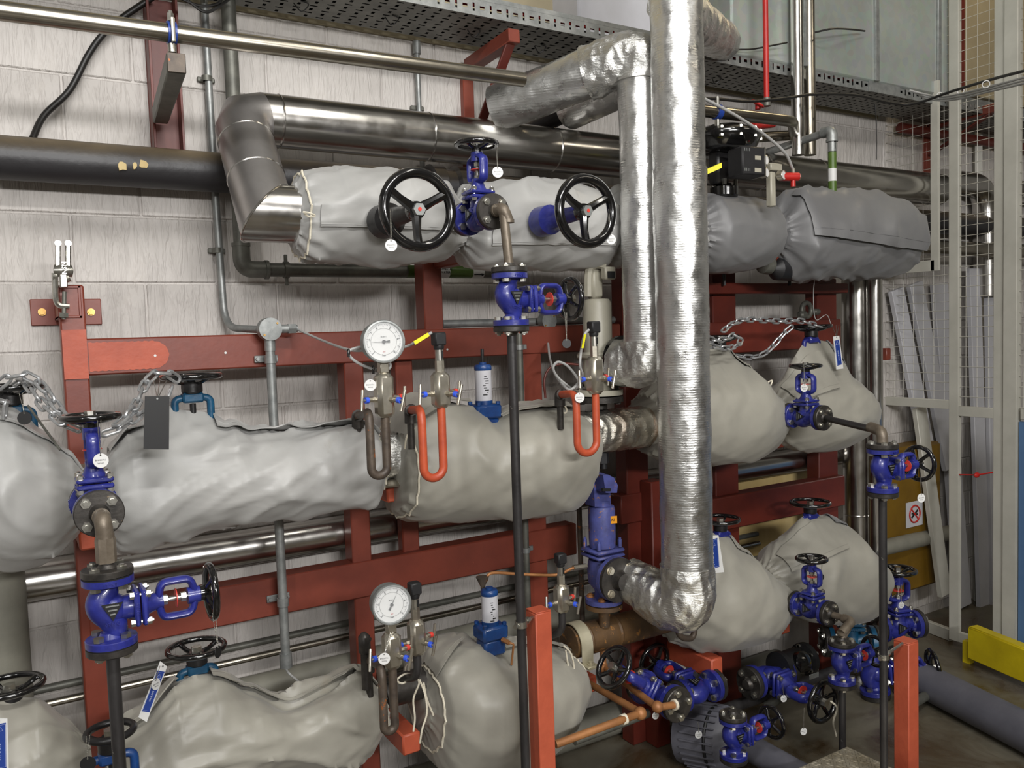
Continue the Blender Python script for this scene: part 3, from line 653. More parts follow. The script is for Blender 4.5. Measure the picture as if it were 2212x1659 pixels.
# row 2 header in foil, row 3 header bare, row 1 short necks
zH1, zH2, zH3 = 2.262, 1.478, .677
def hdr(name, pa, pb, z, r, mat, label, fn=None, n=48, step=.01, d=.52):
    a, b_ = at(pa, 900, d).x, at(pb, 900, d).x
    q = MB(); q.tube(sub([V((a, -d, z)), V((b_, -d, z))], step), r, n, fn=fn); o = q.build(name, mat, loc=(a, -d, z), smooth=30); return tag(o, label, 'pipe')
hdr('foil_header', 810, 880, zH2, .076, 'foilw', 'short crumpled foil pipe between the two middle jackets behind the rusty siphon', crumple(.008, 20, 1))
hdr('foil_header', 1215, 1530, zH2, .080, 'foilr', 'rust-stained foil-wrapped pipe behind the right orange siphon', crumple(.010, 20, 3))
hdr('steel_header', 800, 925, zH3, .052, 'flange', 'bare dark pipe between the lower jackets behind the lower gauge', None, 32, .2)
o = hdr('steel_header', 1215, 1530, zH3, .062, 'rust', 'bare rusty brown pipe below the blue safety valve', None, 40, .2)
for px in (1262, 1325): q = MB(); q.lathe([(.062, -.008), (.066, 0), (.062, .008)], (at(px, 1370, .52).x, -.52, zH3), X, 36, closed=True); q.build('weld_bead', 'rust', o)
hdr('steel_header', 960, 1010, zH1, .06, 'tar', 'dark neck of pipe between the top jackets behind the top blue valve', None, 30, .2)
hdr('steel_header', 1655, 1700, zH1, .06, 'tar', 'dark neck of pipe between the two right jackets of the top row', None, 30, .2)
hdr('steel_header', 150, 250, zH2, .07, 'tar', 'dark neck of pipe behind the left middle blue valve', None, 30, .2)
hdr('steel_header', 1650, 1700, zH2, .06, 'tar', 'dark neck of pipe between the right cone jackets of the middle row', None, 30, .2)
hdr('steel_header', 1660, 1720, zH3, .06, 'tar', 'dark neck of pipe between the right cone jackets of the bottom row', None, 30, .2)
# strap over the rusty header
xs = at(1245, 1400, .52).x; t = thing('pipe_strap', (xs, -.52, zH3), 'wide zinc strap bolted over the rusty pipe on its red arm', 'strap')
q = MB(); pts = []
for i in range(15):
    a = pi*i/14-.0; pts.append((math.cos(a)*.070, math.sin(a)*.070))
prof = [(-.115, -.072), (-.074, -.072)]+[(-x, z) for x, z in pts]+[(.074, -.072)]
g = [[V((xs+sx, -.52+(-1)*(-yy), zH3+zz)) for sx in (-.026, .026)] for yy, zz in prof]
q.sheet(g, .005, lambda i, j: (V((0, prof[i][0], prof[i][1])).normalized() if i > 1 and i < len(prof)-1 else Z)); q.build('band', 'strap', t)
g2 = MB(); g2.box((xs, -.60, zH3-.066), (.052, .06, .006), ch=.002); g2.cyl((xs, -.612, zH3-.066), (xs, -.612, zH3-.05), .009, 6); g2.cyl((xs, -.612, zH3-.063), (xs, -.612, zH3-.058), .014, 14); g2.build('foot', 'strap', t)
for k, (px, zc, yy) in enumerate(((850, zH2, 1040), (1262, zH2, 990))):
    xx = at(px-12, yy, .52).x; t = thing('pipe_shoe', (xx, -.5, zc-.09), ('zinc saddle under the short crumpled foil pipe', 'zinc saddle under the rust-stained foil pipe')[k], 'saddle')
    q = MB(); q.lathe([(.052, 0), (.056, .006), (.04, .012), (.034, .018), (.02, .02)], (xx, -.53, zc-.098), Z, 28); q.build('washer_stack', 'nickel', t)
# vertical clad pipes at the right
def vpipe(name, px, py, d, r, z0, z1, mat, label, n=36, beads=()):
    a = at(px, py, d); q = MB(); q.tube([V((a.x, a.y, z0)), V((a.x, a.y, z1))], r, n); o = q.build(name, mat, loc=(a.x, a.y, z0)); tag(o, label, 'clad pipe')
    for py2 in beads: q = MB(); q.lathe([(r, -.004), (r+.002, 0), (r, .004)], (a.x, a.y, at(px, py2, d).z), Z, n, closed=True); q.build('joint_bead', mat, o)
    return o
vpipe('clad_riser', 1850, 900, .2, .072, 0.0, at(1848, 585, .2).z, 'clad', 'thick polished steel vertical pipe right of the cone jackets', 40, (1110,))
vpipe('clad_riser', 1889, 760, .3, .041, .2, at(1889, 575, .3).z, 'clad', 'slimmer polished vertical pipe just right of the thick one')
vpipe('clad_riser', 1722, 150, .42, .029, at(1722, 335, .42).z, 4.8, 'clad', 'slim shiny vertical pipe crossing the cable tray, top right')
vpipe('clad_riser', 1748, 150, .38, .028, at(1748, 335, .38).z, 4.8, 'thin', 'dull stainless vertical pipe just right of the slim shiny one, top right')
t = thing('sprinkler_drop', at(1656, 100, .5), 'bright red vertical sprinkler pipe above the control valve', 'pipe')
a = at(1656, 212, .5); q = MB(); q.tube([a, V((a.x, a.y, 4.8))], .012, 16); q.build('drop_pipe', 'sprink', t); q = MB(); q.cyl(a, a-Z*.035, .017, 16); q.build('socket', 'galvd', t)
q = MB(); q.torus(at(1637, 224, .5), (.3, -.5, .8), .026, .006, 20, 8); q.cyl(at(1637, 224, .5), at(1637, 236, .5), .012, 10); q.build('valve_wheel', 'sprink', t)
q = MB(); q.tube(sub([at(1625, 272, .42), at(1670, 268, .36)], .01), .016, 14, fn=crumple(.003)); q.build('valve_body', 'sprink', t)
pipe('stainless_pipe', fillet([at(1490, 236, .62), at(1712, 262, .62), at(1716, 292, .34), at(1580, 300, .25)], .06, 8), .024, 'thin', 'stainless pipe folding back on itself above the control valve', n=24)
t = thing('beam_clamp', at(1549, 240, .62), 'blue lined clamp with a bright bolt on the folded stainless pipe', 'clamp')
c = at(1549, 242, .62); q = MB(); q.lathe([(.025, -.012), (.030, -.012), (.030, .012), (.025, .012)], c, X, 20, closed=True); q.build('clamp_band', 'bluetag', t); q = MB(); q.cyl(c+Z*.03, c+Z*.06, .010, 8); q.cyl(c-Z*.03, c-Z*.06, .010, 8); q.build('bolt', 'zinc', t)
# galvanised drain with green bands (down into the right jacket)
zg = at(1795, 282, .6).z; xg = at(1797, 282, .6).x
o = pipe('galvanised_water_pipe', fillet([V((xg-.01, -.1, zg-.03)), V((xg, -.6, zg)), V((xg, -.6, at(1802, 425, .6).z))], .03, 6), .0175, 'galv', 'galvanised pipe with green bands dropping into the rightmost top jacket', 'pipe', 20)
q = MB(); q.tube(fillet([V((xg, -.55, zg)), V((xg, -.6, zg)), V((xg, -.6, zg-.045))], .035, 8), .024, 20); q.lathe([(.026, 0), (.026, .01)], V((xg, -.6, zg-.05)), Z, 20); q.build('elbow', 'galv', o)
zz_ = lambda py: at(1801, py, .6).z
for y0, y1, mt in ((302, 330, 'galv'), (328, 365, 'green'), (365, 392, 'white'), (392, 420, 'green')):
    q = MB(); q.lathe([(.0186, 0), (.0186, zz_(y0)-zz_(y1))], (xg, -.6, zz_(y1)), Z, 22); ob = q.build('green_band' if mt == 'green' else 'label_band', mt, o)
    if y0 == 302:
        q = MB(); q.box((xg-.004, -.619, zz_(316)), (.003, .002, .03)); q.box((xg-.004, -.619, zz_(308)), (.010, .002, .004)); q.build('arrow', 'ink', o)
# pipes seen beyond at the far right
runx('dull_pipe', 1985, 534, .2, 2.6, .046, 'thin', 'dull steel pipe passing behind the mesh cage, right of the top jackets', n=30, x0=at(1930, 534, .2).x)
o = pipe('clad_elbow_pipe', fillet([at(2035, 392, .1), at(2128, 402, .1), at(2132, 640, .1)], .16, 10), .075, 'clad', 'shiny clad pipe turning down behind the mesh cage', 'clad pipe', 36)
runx('clad_pipe', 2190, 412, .1, 1.2, .07, 'clad', 'shiny clad pipe at the right edge behind the tall cage', cat='clad pipe', n=30)
runx('red_pipe', 2000, 285, .06, 2.0, .03, 'redd', 'dark red bar on the wall behind the mesh cage', cat='bar', x0=at(1945, 285, .06).x)
# ============================================================ REMOVABLE INSULATION JACKETS
class Jacket:
    """fabric tube swept along X; every station gives top, pipe-axis and bottom heights; a high top makes a tent over a bonnet"""
    def __init__(s, name, label, sts, d=.52, mat='fab', zc=None, seed=1, wr=1.0, ds=.92, nu=110, nt=84, tipr=.0, gather=.03, group=None):
        s.d = d; s.seed = seed; s.wr = wr; s.ds = ds; s.g = gather
        P = []
        for px, yt, ym, yb in sts:
            c = at(px, ym, d); k = mpp(c); P.append((c.x, c.z, (ym-yt)*k, (yb-ym)*k))
        s.P = P; s.x0, s.x1 = P[0][0], P[-1][0]
        vs = []; s.nu, s.nt = nu, nt
        for i in range(nu+1):
            u = i/nu; u = .5-.5*math.cos(pi*u) if True else u
            u = .35*u+.65*(i/nu)
            for k in range(nt): vs.append(s.pt(u, 360*k/nt))
        fs = [(i*nt+k, i*nt+(k+1) % nt, (i+1)*nt+(k+1) % nt, (i+1)*nt+k) for i in range(nu) for k in range(nt)]
        fs += [tuple(range(nt-1, -1, -1)), tuple(nu*nt+k for k in range(nt))]
        c0 = V(((s.x0+s.x1)/2, -d, P[len(P)//2][1]))
        s.t = thing(name, c0, label, 'insulation jacket', group)
        q = MB(); q.add(vs, fs); q.build('fabric_cover', mat, s.t, smooth=70); s.mat = mat
    def par(s, x):
        P = s.P; x = min(max(x, P[0][0]), P[-1][0])
        for i in range(len(P)-1):
            if x <= P[i+1][0]: break
        a, b = P[i], P[i+1]; t = (x-a[0])/(b[0]-a[0]+1e-9)
        m = lambda k: (0 if i == 0 else (P[i+1][k]-P[i-1][k])/(P[i+1][0]-P[i-1][0]+1e-9))
        n = lambda k: (0 if i+2 >= len(P) else (P[i+2][k]-P[i][k])/(P[i+2][0]-P[i][0]+1e-9))
        out = []; L = b[0]-a[0]
        for k in (1, 2, 3):
            h = (2*t**3-3*t*t+1)*a[k]+(t**3-2*t*t+t)*L*m(k)*.6+(-2*t**3+3*t*t)*b[k]+(t**3-t*t)*L*n(k)*.6; out.append(h)
        return out
    def pt(s, u, deg, off=0.0):
        """deg 0 = up, 90 = towards the camera, 180 = down"""
        x = s.x0+(s.x1-s.x0)*u; z, ht, hb = s.par(x); a = R(deg); ca, sa = math.cos(a), math.sin(a)
        r = max(.03, hb)
        if ht > r*1.03:
            tt = math.acos(min(1, r/ht)); am = min(abs(a), abs(2*pi-a))
            if am < tt:
                rho = r/math.cos(tt-am)
                rho = rho-(ht-r)*.13*math.exp(-(am/.26)**2)*0 - (0.0)
                flat = ht*.985/max(.35, ca); rho = min(rho, flat+0*.01)
            else: rho = r
        else:
            rr = ht if ca > 0 else r; rho = 1/math.sqrt((ca/max(.02, rr))**2+(sa/r)**2)
        L = s.x1-s.x0; e = min(u, 1-u)*L
        sd = s.seed*7.3
        p = V((x*5.2, sa*1.9, ca*1.9))+V((sd, 0, 0))
        n1 = noise.noise(p*.8); n2 = noise.noise(V((x*11+sd, sa*2.2+x*5, ca*2.2-x*4))); n3 = noise.noise(V((x*22, sa*5+sd, ca*5)))
        fold = math.exp(-(noise.noise(V((x*3.4+sa*1.4+sd, sa*.9+x*1.6, ca*.9-sd)))/.13)**2)
        fold2 = math.exp(-(noise.noise(V((x*7-ca*2.5+sd, sa*1.4-x*3, ca*1.3+sd)))/.16)**2)
        rho += s.wr*(.012*n1+.0022*n2+.0006*n3+.0125*fold*(.6+n2)+.0052*fold2*(.7+n1))
        rho += s.wr*.006*max(0, -ca)*math.sin(x*9+sd)
        if e < s.g*2: # gathered ruffle at both ends
            k = 1-e/(s.g*2); rho += k*.0065*math.sin(a*(17+s.seed % 5)+2*n1)+k*.004*math.sin(a*31+sd); rho *= 1-.10*k*k
        rho += off
        return V((x, -s.d-sa*rho*s.ds, z+ca*rho))
    def U(s, px, py=900): return (at(px, py, s.d+.12).x-s.x0)/(s.x1-s.x0)
    def nrm(s, u, a):
        p = s.pt(u, a); du = s.pt(min(1, u+.01), a)-s.pt(max(0, u-.01), a); da = s.pt(u, a+2)-s.pt(u, a-2); n = du.cross(da)
        n.normalize(); c = V((p.x, -s.d, s.par(p.x)[0])); return n if n.dot(p-c) > 0 else -n
    def flap(s, u0, u1, A, B, off=.007, nm='flap', mat=None, n=46, m=10, rag=.5, curl=0):
        """A(u01), B(u01) give the upper and lower angle of a sewn-on flap"""
        g = []
        for i in range(n+1):
            t = i/n; u = u0+(u1-u0)*t; row = []; a0, a1 = (A(t) if callable(A) else A), (B(t) if callable(B) else B)
            for j in range(m+1):
                f = j/m; row.append(s.pt(u, a0+(a1-a0)*f, off+rag*.004*noise.noise(V((u*20, f*2, s.seed)))+curl*f*f))
            g.append(row)
        q = MB(); q.sheet(g, .0035, lambda i, j: s.nrm(u0+(u1-u0)*i/n, (A(i/n) if callable(A) else A)*(1-j/m)+(B(i/n) if callable(B) else B)*j/m)); q.build(nm, mat or s.mat, s.t, smooth=50)
        st = []
        for i in range(n+1): t = i/n; a1 = (B(t) if callable(B) else B); a0 = (A(t) if callable(A) else A); st.append(s.pt(u0+(u1-u0)*t, a1-(a1-a0)*.12, off+.0042+curl*.8))
        q = MB(); q.tube(st, .0011, 5); q.build('stitching', mat or s.mat, s.t)
    def collar(s, u, r, mat='cord', n=60, k=.001):
        pts = [s.pt(u, 360*i/n, .003) for i in range(n)]
        q = MB(); q.tube(pts, r, 6, closed=True); q.build('drawstring', mat, s.t)
G1 = None
J1 = Jacket('insulation_jacket', 'grey fabric jacket beside the clad elbow, leftmost of the top row', [(632, 392, 470, 538), (650, 366, 468, 562), (800, 366, 470, 575), (940, 376, 478, 571), (985, 425, 485, 545)], seed=1)
J1.flap(J1.U(690, 470), .995, 84, 108, .006); J1.collar(.035, .0035)
J2 = Jacket('insulation_jacket', 'grey fabric jacket between the two big black wheels of the top row', [(988, 425, 488, 545), (1012, 398, 488, 577), (1150, 395, 490, 584), (1290, 408, 495, 578), (1312, 440, 497, 560)], seed=2)
J2.flap(J2.U(1055, 500), .9, 92, 118, .006)
J3 = Jacket('insulation_jacket', 'crumpled grey jacket end just left of the foil risers, top row', [(1300, 440, 497, 560), (1325, 405, 497, 578), (1420, 410, 500, 580), (1490, 440, 502, 565)], seed=3, wr=1.8)
J4 = Jacket('insulation_jacket', 'smooth dark grey jacket under the black valve actuator, top row', [(1496, 440, 504, 560), (1530, 424, 504, 588), (1600, 428, 505, 586), (1650, 436, 506, 572), (1674, 470, 508, 540)], mat='fabd', seed=4, wr=.5)
J5 = Jacket('insulation_jacket', 'dark grey draped jacket at the right end of the top row', [(1674, 440, 508, 555), (1700, 412, 508, 596), (1800, 418, 510, 604), (1880, 428, 512, 604), (1932, 448, 514, 590), (1948, 478, 515, 560)], mat='fabd', seed=5, wr=1.3)
J5.flap(.06, .97, 18, lambda t: 96+18*t, .012, curl=.008)
K1 = Jacket('insulation_jacket', 'large pale grey jacket at the left edge, middle row', [(-90, 950, 1040, 1190), (-20, 888, 1045, 1228), (35, 893, 1050, 1226), (100, 930, 1060, 1200), (155, 975, 1065, 1158), (186, 1015, 1068, 1120)], mat='fab', seed=6, wr=1.1)
K1.flap(.35, .99, lambda t: 4, lambda t: 30, .006)
K2 = Jacket('insulation_jacket', 'long pale grey jacket peaking under the chained wheel, left middle', [(222, 1010, 1078, 1160), (250, 972, 1073, 1188), (300, 928, 1064, 1188), (362, 884, 1052, 1172), (448, 882, 1040, 1152), (500, 922, 1032, 1140), (545, 940, 1026, 1130), (680, 932, 1004, 1106), (790, 920, 990, 1086), (822, 950, 985, 1050)], seed=7, wr=1.25, nu=150)
K2.flap(K2.U(480, 950), .985, lambda t: -28, lambda t: 22-9*math.sin(t*pi)+4*math.sin(t*14), .008, curl=.01)
K2.flap(.03, K2.U(352, 950), lambda t: -25, lambda t: 12, .008, curl=.008)
K2.collar(.985, .003)
K3 = Jacket('insulation_jacket', 'boxy grey jacket around the white-cylinder trap, middle row', [(846, 965, 1000, 1120), (862, 885, 995, 1126), (930, 862, 985, 1126), (1010, 876, 975, 1122), (1045, 905, 970, 1121), (1085, 888, 965, 1120), (1160, 878, 955, 1116), (1215, 884, 946, 1098), (1236, 905, 940, 1030)], mat='fabb', seed=8, wr=.9, nu=130)
K3.flap(K3.U(880, 900), K3.U(1030, 900), lambda t: -10, lambda t: 50-24*t, .012, curl=.012)
K3.flap(K3.U(1095, 900), .965, lambda t: -8, lambda t: 40, .012, curl=.010)
K3.collar(.025, .0035); K3.collar(.975, .0035)
K4 = Jacket('insulation_jacket', 'grey cone jacket just right of the tall foil riser, middle row', [(1392, 850, 912, 985), (1440, 800, 905, 995), (1520, 742, 900, 1002), (1562, 744, 897, 1002), (1600, 790, 895, 998), (1640, 842, 893, 980), (1672, 880, 892, 950)], mat='fabb', seed=9, wr=.55)
K4.flap(.62, .98, -30, 14, .008)
K5 = Jacket('insulation_jacket', 'grey cone jacket at the right end of the middle row', [(1662, 870, 898, 935), (1690, 820, 896, 962), (1738, 742, 892, 974), (1790, 738, 888, 972), (1836, 828, 886, 958), (1868, 862, 886, 930), (1882, 875, 886, 905)], mat='fabb', seed=10, wr=.7)
K5.flap(.08, .42, 8, lambda t: 62-10*t, .008, curl=.006); K5.flap(.55, .93, -30, 12, .008, mat='fabd')
N1 = Jacket('insulation_jacket', 'pale jacket with a wheel on top in the bottom left corner', [(-90, 1560, 1650, 1760), (-20, 1490, 1645, 1765), (40, 1500, 1640, 1765), (90, 1512, 1632, 1750), (150, 1562, 1625, 1720), (195, 1600, 1620, 1680)], mat='fabb', seed=11, wr=1.0)
N2 = Jacket('insulation_jacket', 'long cream-grey jacket with a wheel on top, bottom left', [(228, 1640, 1650, 1700), (255, 1590, 1645, 1740), (310, 1545, 1630, 1740), (355, 1500, 1612, 1735), (400, 1462, 1600, 1725), (465, 1455, 1584, 1712), (540, 1490, 1566, 1690), (620, 1524, 1560, 1668), (700, 1490, 1540, 1650), (780, 1450, 1520, 1615), (824, 1490, 1515, 1570)], mat='fabb', seed=12, wr=1.5, nu=150)
N2.flap(N2.U(470, 1500), .985, lambda t: -34, lambda t: 20-12*math.sin(t*pi)+5*math.sin(t*15), .010, curl=.014)
N2.flap(.04, N2.U(395, 1500), lambda t: -40, lambda t: 24-8*t, .010, curl=.012); N2.collar(.985, .003)
N3 = Jacket('insulation_jacket', 'stained cream jacket tied with white cord, right of the lower gauge', [(906, 1470, 1510, 1580), (925, 1412, 1505, 1650), (965, 1388, 1495, 1680), (1015, 1378, 1485, 1680), (1060, 1402, 1478, 1668), (1110, 1388, 1468, 1650), (1170, 1392, 1452, 1605), (1215, 1404, 1440, 1550), (1238, 1415, 1432, 1490)], mat='fabb', seed=13, wr=1.0, nu=130)
N3.flap(.03, N3.U(1025, 1430), lambda t: -15, lambda t: 46-30*t, .012, curl=.014); N3.flap(N3.U(1110, 1430), .96, -20, 26, .012, curl=.008)
N3.collar(.03, .004); N3.collar(.97, .004)
N4 = Jacket('insulation_jacket', 'grey cone jacket just right of the tall foil riser, bottom row', [(1440, 1240, 1320, 1385), (1490, 1165, 1312, 1404), (1535, 1150, 1302, 1408), (1575, 1156, 1298, 1402), (1620, 1206, 1290, 1388), (1655, 1236, 1284, 1362), (1688, 1262, 1280, 1312)], mat='fabb', seed=14, wr=1.0)
N4.flap(.52, .97, -30, 14, .008)
N5 = Jacket('insulation_jacket', 'grey cone jacket at the right end of the bottom row', [(1652, 1225, 1255, 1290), (1690, 1172, 1250, 1325), (1742, 1114, 1244, 1342), (1800, 1118, 1238, 1346), (1845, 1185, 1236, 1335), (1878, 1226, 1245, 1295)], mat='fabb', seed=15, wr=.8)
N5.flap(.08, .5, 8, lambda t: 62-14*t, .008, curl=.006); N5.flap(.58, .93, -30, 12, .008, mat='fabd')
# loose cords with knots
def cordt(name, pts, label, r=.0032):
    o = pipe(name, bez(pts, 8), r, 'cord', label, 'cord', 6); return o
cordt('tie_cord', [at(905, 1470, .70), at(880, 1455, .72), at(858, 1468, .72), at(870, 1476, .72), at(893, 1462, .72), at(905, 1475, .72), at(893, 1510, .72), at(896, 1550, .72), at(893, 1580, .72)], 'white cord bow hanging from the left neck of the stained cream jacket')
cordt('tie_cord', [at(906, 1468, .71), at(918, 1500, .73), at(922, 1540, .73), at(912, 1575, .73), at(907, 1605, .72)], 'longer white cord end dangling left of the stained cream jacket')
cordt('tie_cord', [at(915, 1475, .72), at(922, 1510, .72), at(936, 1545, .71)], 'short white cord lying on the gathered edge of the stained cream jacket')
cordt('tie_cord', [at(1218, 1395, .68), at(1232, 1410, .68), at(1240, 1440, .68), at(1236, 1465, .68), at(1228, 1440, .68), at(1222, 1405, .68)], 'white cord loop at the right neck of the stained cream jacket')
cordt('tie_cord', [at(1197, 872, .68), at(1212, 866, .70), at(1224, 885, .70), at(1218, 892, .70), at(1205, 875, .70), at(1214, 905, .70), at(1232, 940, .70)], 'white cord loop at the right neck of the boxy grey jacket')
cordt('tie_cord', [at(893, 897, .62), at(900, 920, .64), at(880, 940, .66), at(874, 970, .66)], 'white cord at the left neck of the boxy grey jacket')
cordt('tie_cord', [at(655, 458, .67), at(668, 460, .68), at(680, 466, .67), at(668, 468, .67), at(658, 462, .66)], 'small white cord knot at the left neck of the top left jacket')
cordt('tie_cord', [at(1655, 828, .64), at(1668, 822, .64), at(1662, 838, .64), at(1655, 845, .62)], 'small white cord knot between the right cone jackets of the middle row')
cordt('tie_cord', [at(185, 995, .72), at(195, 990, .72), at(192, 1000, .72), at(186, 1006, .72)], 'white cord knot at the neck between the two left jackets, middle row')
# ============================================================ VALVES AND INSTRUMENTS (prototypes in a local frame, then placed)
def handwheel(t, c, axis, Rr, r, spokes=3, dish=.02, mat='black', nut='nickel', name='handwheel', dot=False, hint=None, hub=None):
    c = V(c); u, v, a = frame(axis, hint); hub = hub or Rr*.2
    q = MB(); q.torus(c, a, Rr-r, r, 48, 10); 
    for i in range(spokes):
        an = 2*pi*i/spokes+.5; d = u*math.cos(an)+v*math.sin(an); tt = a.cross(d)
        q.tube([c-a*dish+d*hub*.6, c-a*dish*.8+d*Rr*.5, c+d*(Rr-r)], [r*1.0, r*.8, r*.85], 8)
    q.lathe([(hub, -dish-.02), (hub*1.05, -dish-.004), (hub*.95, -dish+.008)], c, a, 20)
    o = q.build(name, mat, t)
    q = MB(); q.cyl(c+a*(-dish+.004), c+a*(-dish+.024), hub*.72, 6); n_ = q.build('hub_nut', nut, o)
    if dot: q = MB(); q.cyl(c+a*(-dish+.0235), c+a*(-dish+.0255), hub*.22, 12); q.build('red_dot', 'redr', o)
    return o
FR_, FT = .0525, .0155
def globe(label, mat='blue', hw='black', seed=0, comp=('flange', 'flange'), group=None, plate=True):
    """origin body centre, pipe along local X, stem along local Z"""
    t = thing('globe_valve', (0, 0, 0), label, 'valve', group); L = .075
    q = MB()
    for s_ in (-1, 1):
        q.lathe([(FR_, 0), (FR_+.0, .0015), (FR_, FT-.0015), (FR_-.0015, FT), (.027, FT+.001), (.021, FT+.012)], (s_*L, 0, 0), (-s_, 0, 0), 40)
    q.tube(bez([(-L+.012, 0, 0), (-.045, 0, -.004), (-.024, 0, -.016), (-.004, 0, -.014), (.018, 0, .002), (.042, 0, .008), (L-.012, 0, 0)], 5), [.020+.011*math.sin(pi*i/30) for i in range(31)], 24)
    q.ball((-.002, 0, .006), .035, 22, (1, .95, .9)); q.lathe([(.033, 0), (.027, .02), (.026, .046)], (0, 0, 0), Z, 26)
    q.box((0, 0, .052), (.078, .078, .012), ch=.004)
    q.build('body', mat, t)
    q = MB(); q.box((0, 0, .0675), (.078, .078, .013), ch=.004); q.lathe([(.030, .07), (.022, .084), (.017, .10), (.018, .108)], (0, 0, 0), Z, 24)
    q.build('bonnet', mat, t)
    q = MB()
    for s_ in (-1, 1): q.tube(fillet([(s_*.012, 0, .100), (s_*.040, 0, .106), (s_*.040, 0, .168), (s_*.010, 0, .176)], .026, 6), .0085, 10)
    q.v = [V((v.x, v.y*1.75, v.z)) for v in q.v]
    q.lathe([(.019, .160), (.019, .186), (.013, .192)], (0, 0, 0), Z, 20); q.build('yoke', mat, t)
    q = MB(); q.cyl((0, 0, .10), (0, 0, .20), .0055, 12); q.cyl((0, 0, .108), (0, 0, .118), .011, 6); q.cyl((0, 0, .146), (0, 0, .157), .011, 6); q.build('stem', 'zinc', t)
    q = MB(); q.lathe([(.007, 0), (.021, 0), (.021, .002), (.007, .002)], (0, 0, .135), Z, 20, closed=True); q.build('travel_ring', 'redr', t)
    handwheel(t, (0, 0, .212), Z, .068, .0082, 5, .010, hw, 'zinc', hub=.017)
    for sx in (-1, 1):
        for sy in (-1, 1):
            q = MB(); q.bolt((sx*.030, sy*.030, .061), Z, .046, .004, .0085); q.build('bolt', 'zinc', t)
    for s_, cm in zip((-1, 1), comp):
        if not cm: continue
        q = MB(); q.lathe([(.030, .0), (FR_-.001, .0), (FR_-.001, .003), (.030, .003)], (s_*L, 0, 0), (s_, 0, 0), 30, closed=True); q.build('gasket', 'hole', t)
        q = MB(); q.lathe([(FR_-.002, 0), (FR_, .0015), (FR_, FT-.002), (FR_-.002, FT), (.022, FT+.0005), (.0165, FT+.007), (.0145, FT+.012)], (s_*(L+.003), 0, 0), (s_, 0, 0), 40); q.build('companion_flange', cm, t)
        for k in range(4):
            a = pi/4+k*pi/2; q = MB(); q.bolt((s_*(L+.0015), .0375*math.cos(a), .0375*math.sin(a)), (s_, 0, 0), .054, .006, .0115, True); q.build('bolt', 'zinc', t)
    if plate:
        q = MB(); q.add([V((-.022, -.0355, .024)), V((-.022, -.0355, -.018)), V((.016, -.0355, .003)), V((-.022, -.033, .024)), V((-.022, -.033, -.018)), V((.016, -.033, .003))], [(0, 1, 2), (5, 4, 3), (0, 3, 4, 1), (1, 4, 5, 2), (2, 5, 3, 0)]); pl = q.build('name_plate', 'ink', t, smooth=0)
        for i in range(3): q = MB(); q.box((-.017+.009*i, -.0362, .003), (.003, .001, .026-.008*i)); q.build('plate_marks', 'galv', pl)
    text('EN-JS1', .0105, (-L+.0075, -FR_-.0002, 0), (0, 0, -1), (1, 0, 0), mat, t, 'cast_lettering', .0009)
    text('DN20', .012, (.022, -.0352, .002), (0, 0, -1), (1, 0, 0), mat, t, 'cast_lettering', .0009)
    text('PN16', .012, (0, -.0395, .052), X, Z, mat, t, 'cast_lettering', .0008)
    return t
gA = globe('blue globe valve at the left on the middle row, wheel upright below the hanging chain')
def gv(label, pos, xa, za, src=gA, first=False, k=1.0):
    o = src if first else dup(src, label); place(o, pos, xa, za); o.scale = (k, k, k); return o
# five blue steam drains: an upright valve on the header, an elbow and a second valve below it
def socket_elbow(name, pts, r, label, mat='elbow'):
    o = pipe(name, pts, r, 'dpipe', label, 'pipe', 18); return o
def drop(pA, pB, zb, label_e, label_p, fl=.052, r=.0138, matp='dpipe'):
    """pA outlet face centre (faces -Y), then an elbow down to pB top face, then pipe from pB bottom to zb"""
    e = thing('drain_elbow', pA, label_e, 'pipe'); c = V((pB.x, pB.y, pA.z))
    q = MB(); q.tube(fillet([pA+V((0, -.004, 0)), V((pA.x, c.y, pA.z)), V((pB.x, pB.y, pB.z+.004))], .03, 8), r, 18); q.build('tube', 'elbow', e)
    q = MB(); q.tube(fillet([V((pA.x, c.y+.034, pA.z)), V((pA.x, c.y, pA.z)), V((c.x, c.y, pA.z-.034))], .026, 8), r*1.3, 18); q.lathe([(r*1.38, 0), (r*1.38, .01)], V((pA.x, c.y+.030, pA.z)), Y, 18); q.lathe([(r*1.38, 0), (r*1.38, .01)], V((c.x, c.y, pA.z-.040)), Z, 18)
    q.build('elbow', 'elbow', e)
    return e
# left pair
cL = at(215, 1110, 1.03); vL = cL+V((0, .075+.0185, 0)); gv(None, vL, -Y, Z, first=True)
cL2 = at(231, 1226, 1.105); bL = V((cL2.x, cL2.y, cL2.z-.0935))
bL2 = gv('blue globe valve with its wheel facing right, lower left, above the black upright pipe', bL, -Z, X)
drop(cL, cL2, 0, 'brown elbow between the two blue valves at the left', '')
pipe('drain_pipe', [V((bL.x, bL.y, bL.z-.094)), V((bL.x, bL.y, .05))], .0138, 'dpipe', 'black upright pipe below the left blue valves')
q = MB(); q.lathe([(.021, 0), (.021, .05), (.0165, .062)], V((cL2.x, cL2.y, cL2.z+.012)), Z, 8); q.build('union_socket', 'elbow', loc=cL2); so = bpy.data.objects['union_socket']; tag(so, 'brown hexagonal socket above the lower left blue valve', 'fitting')
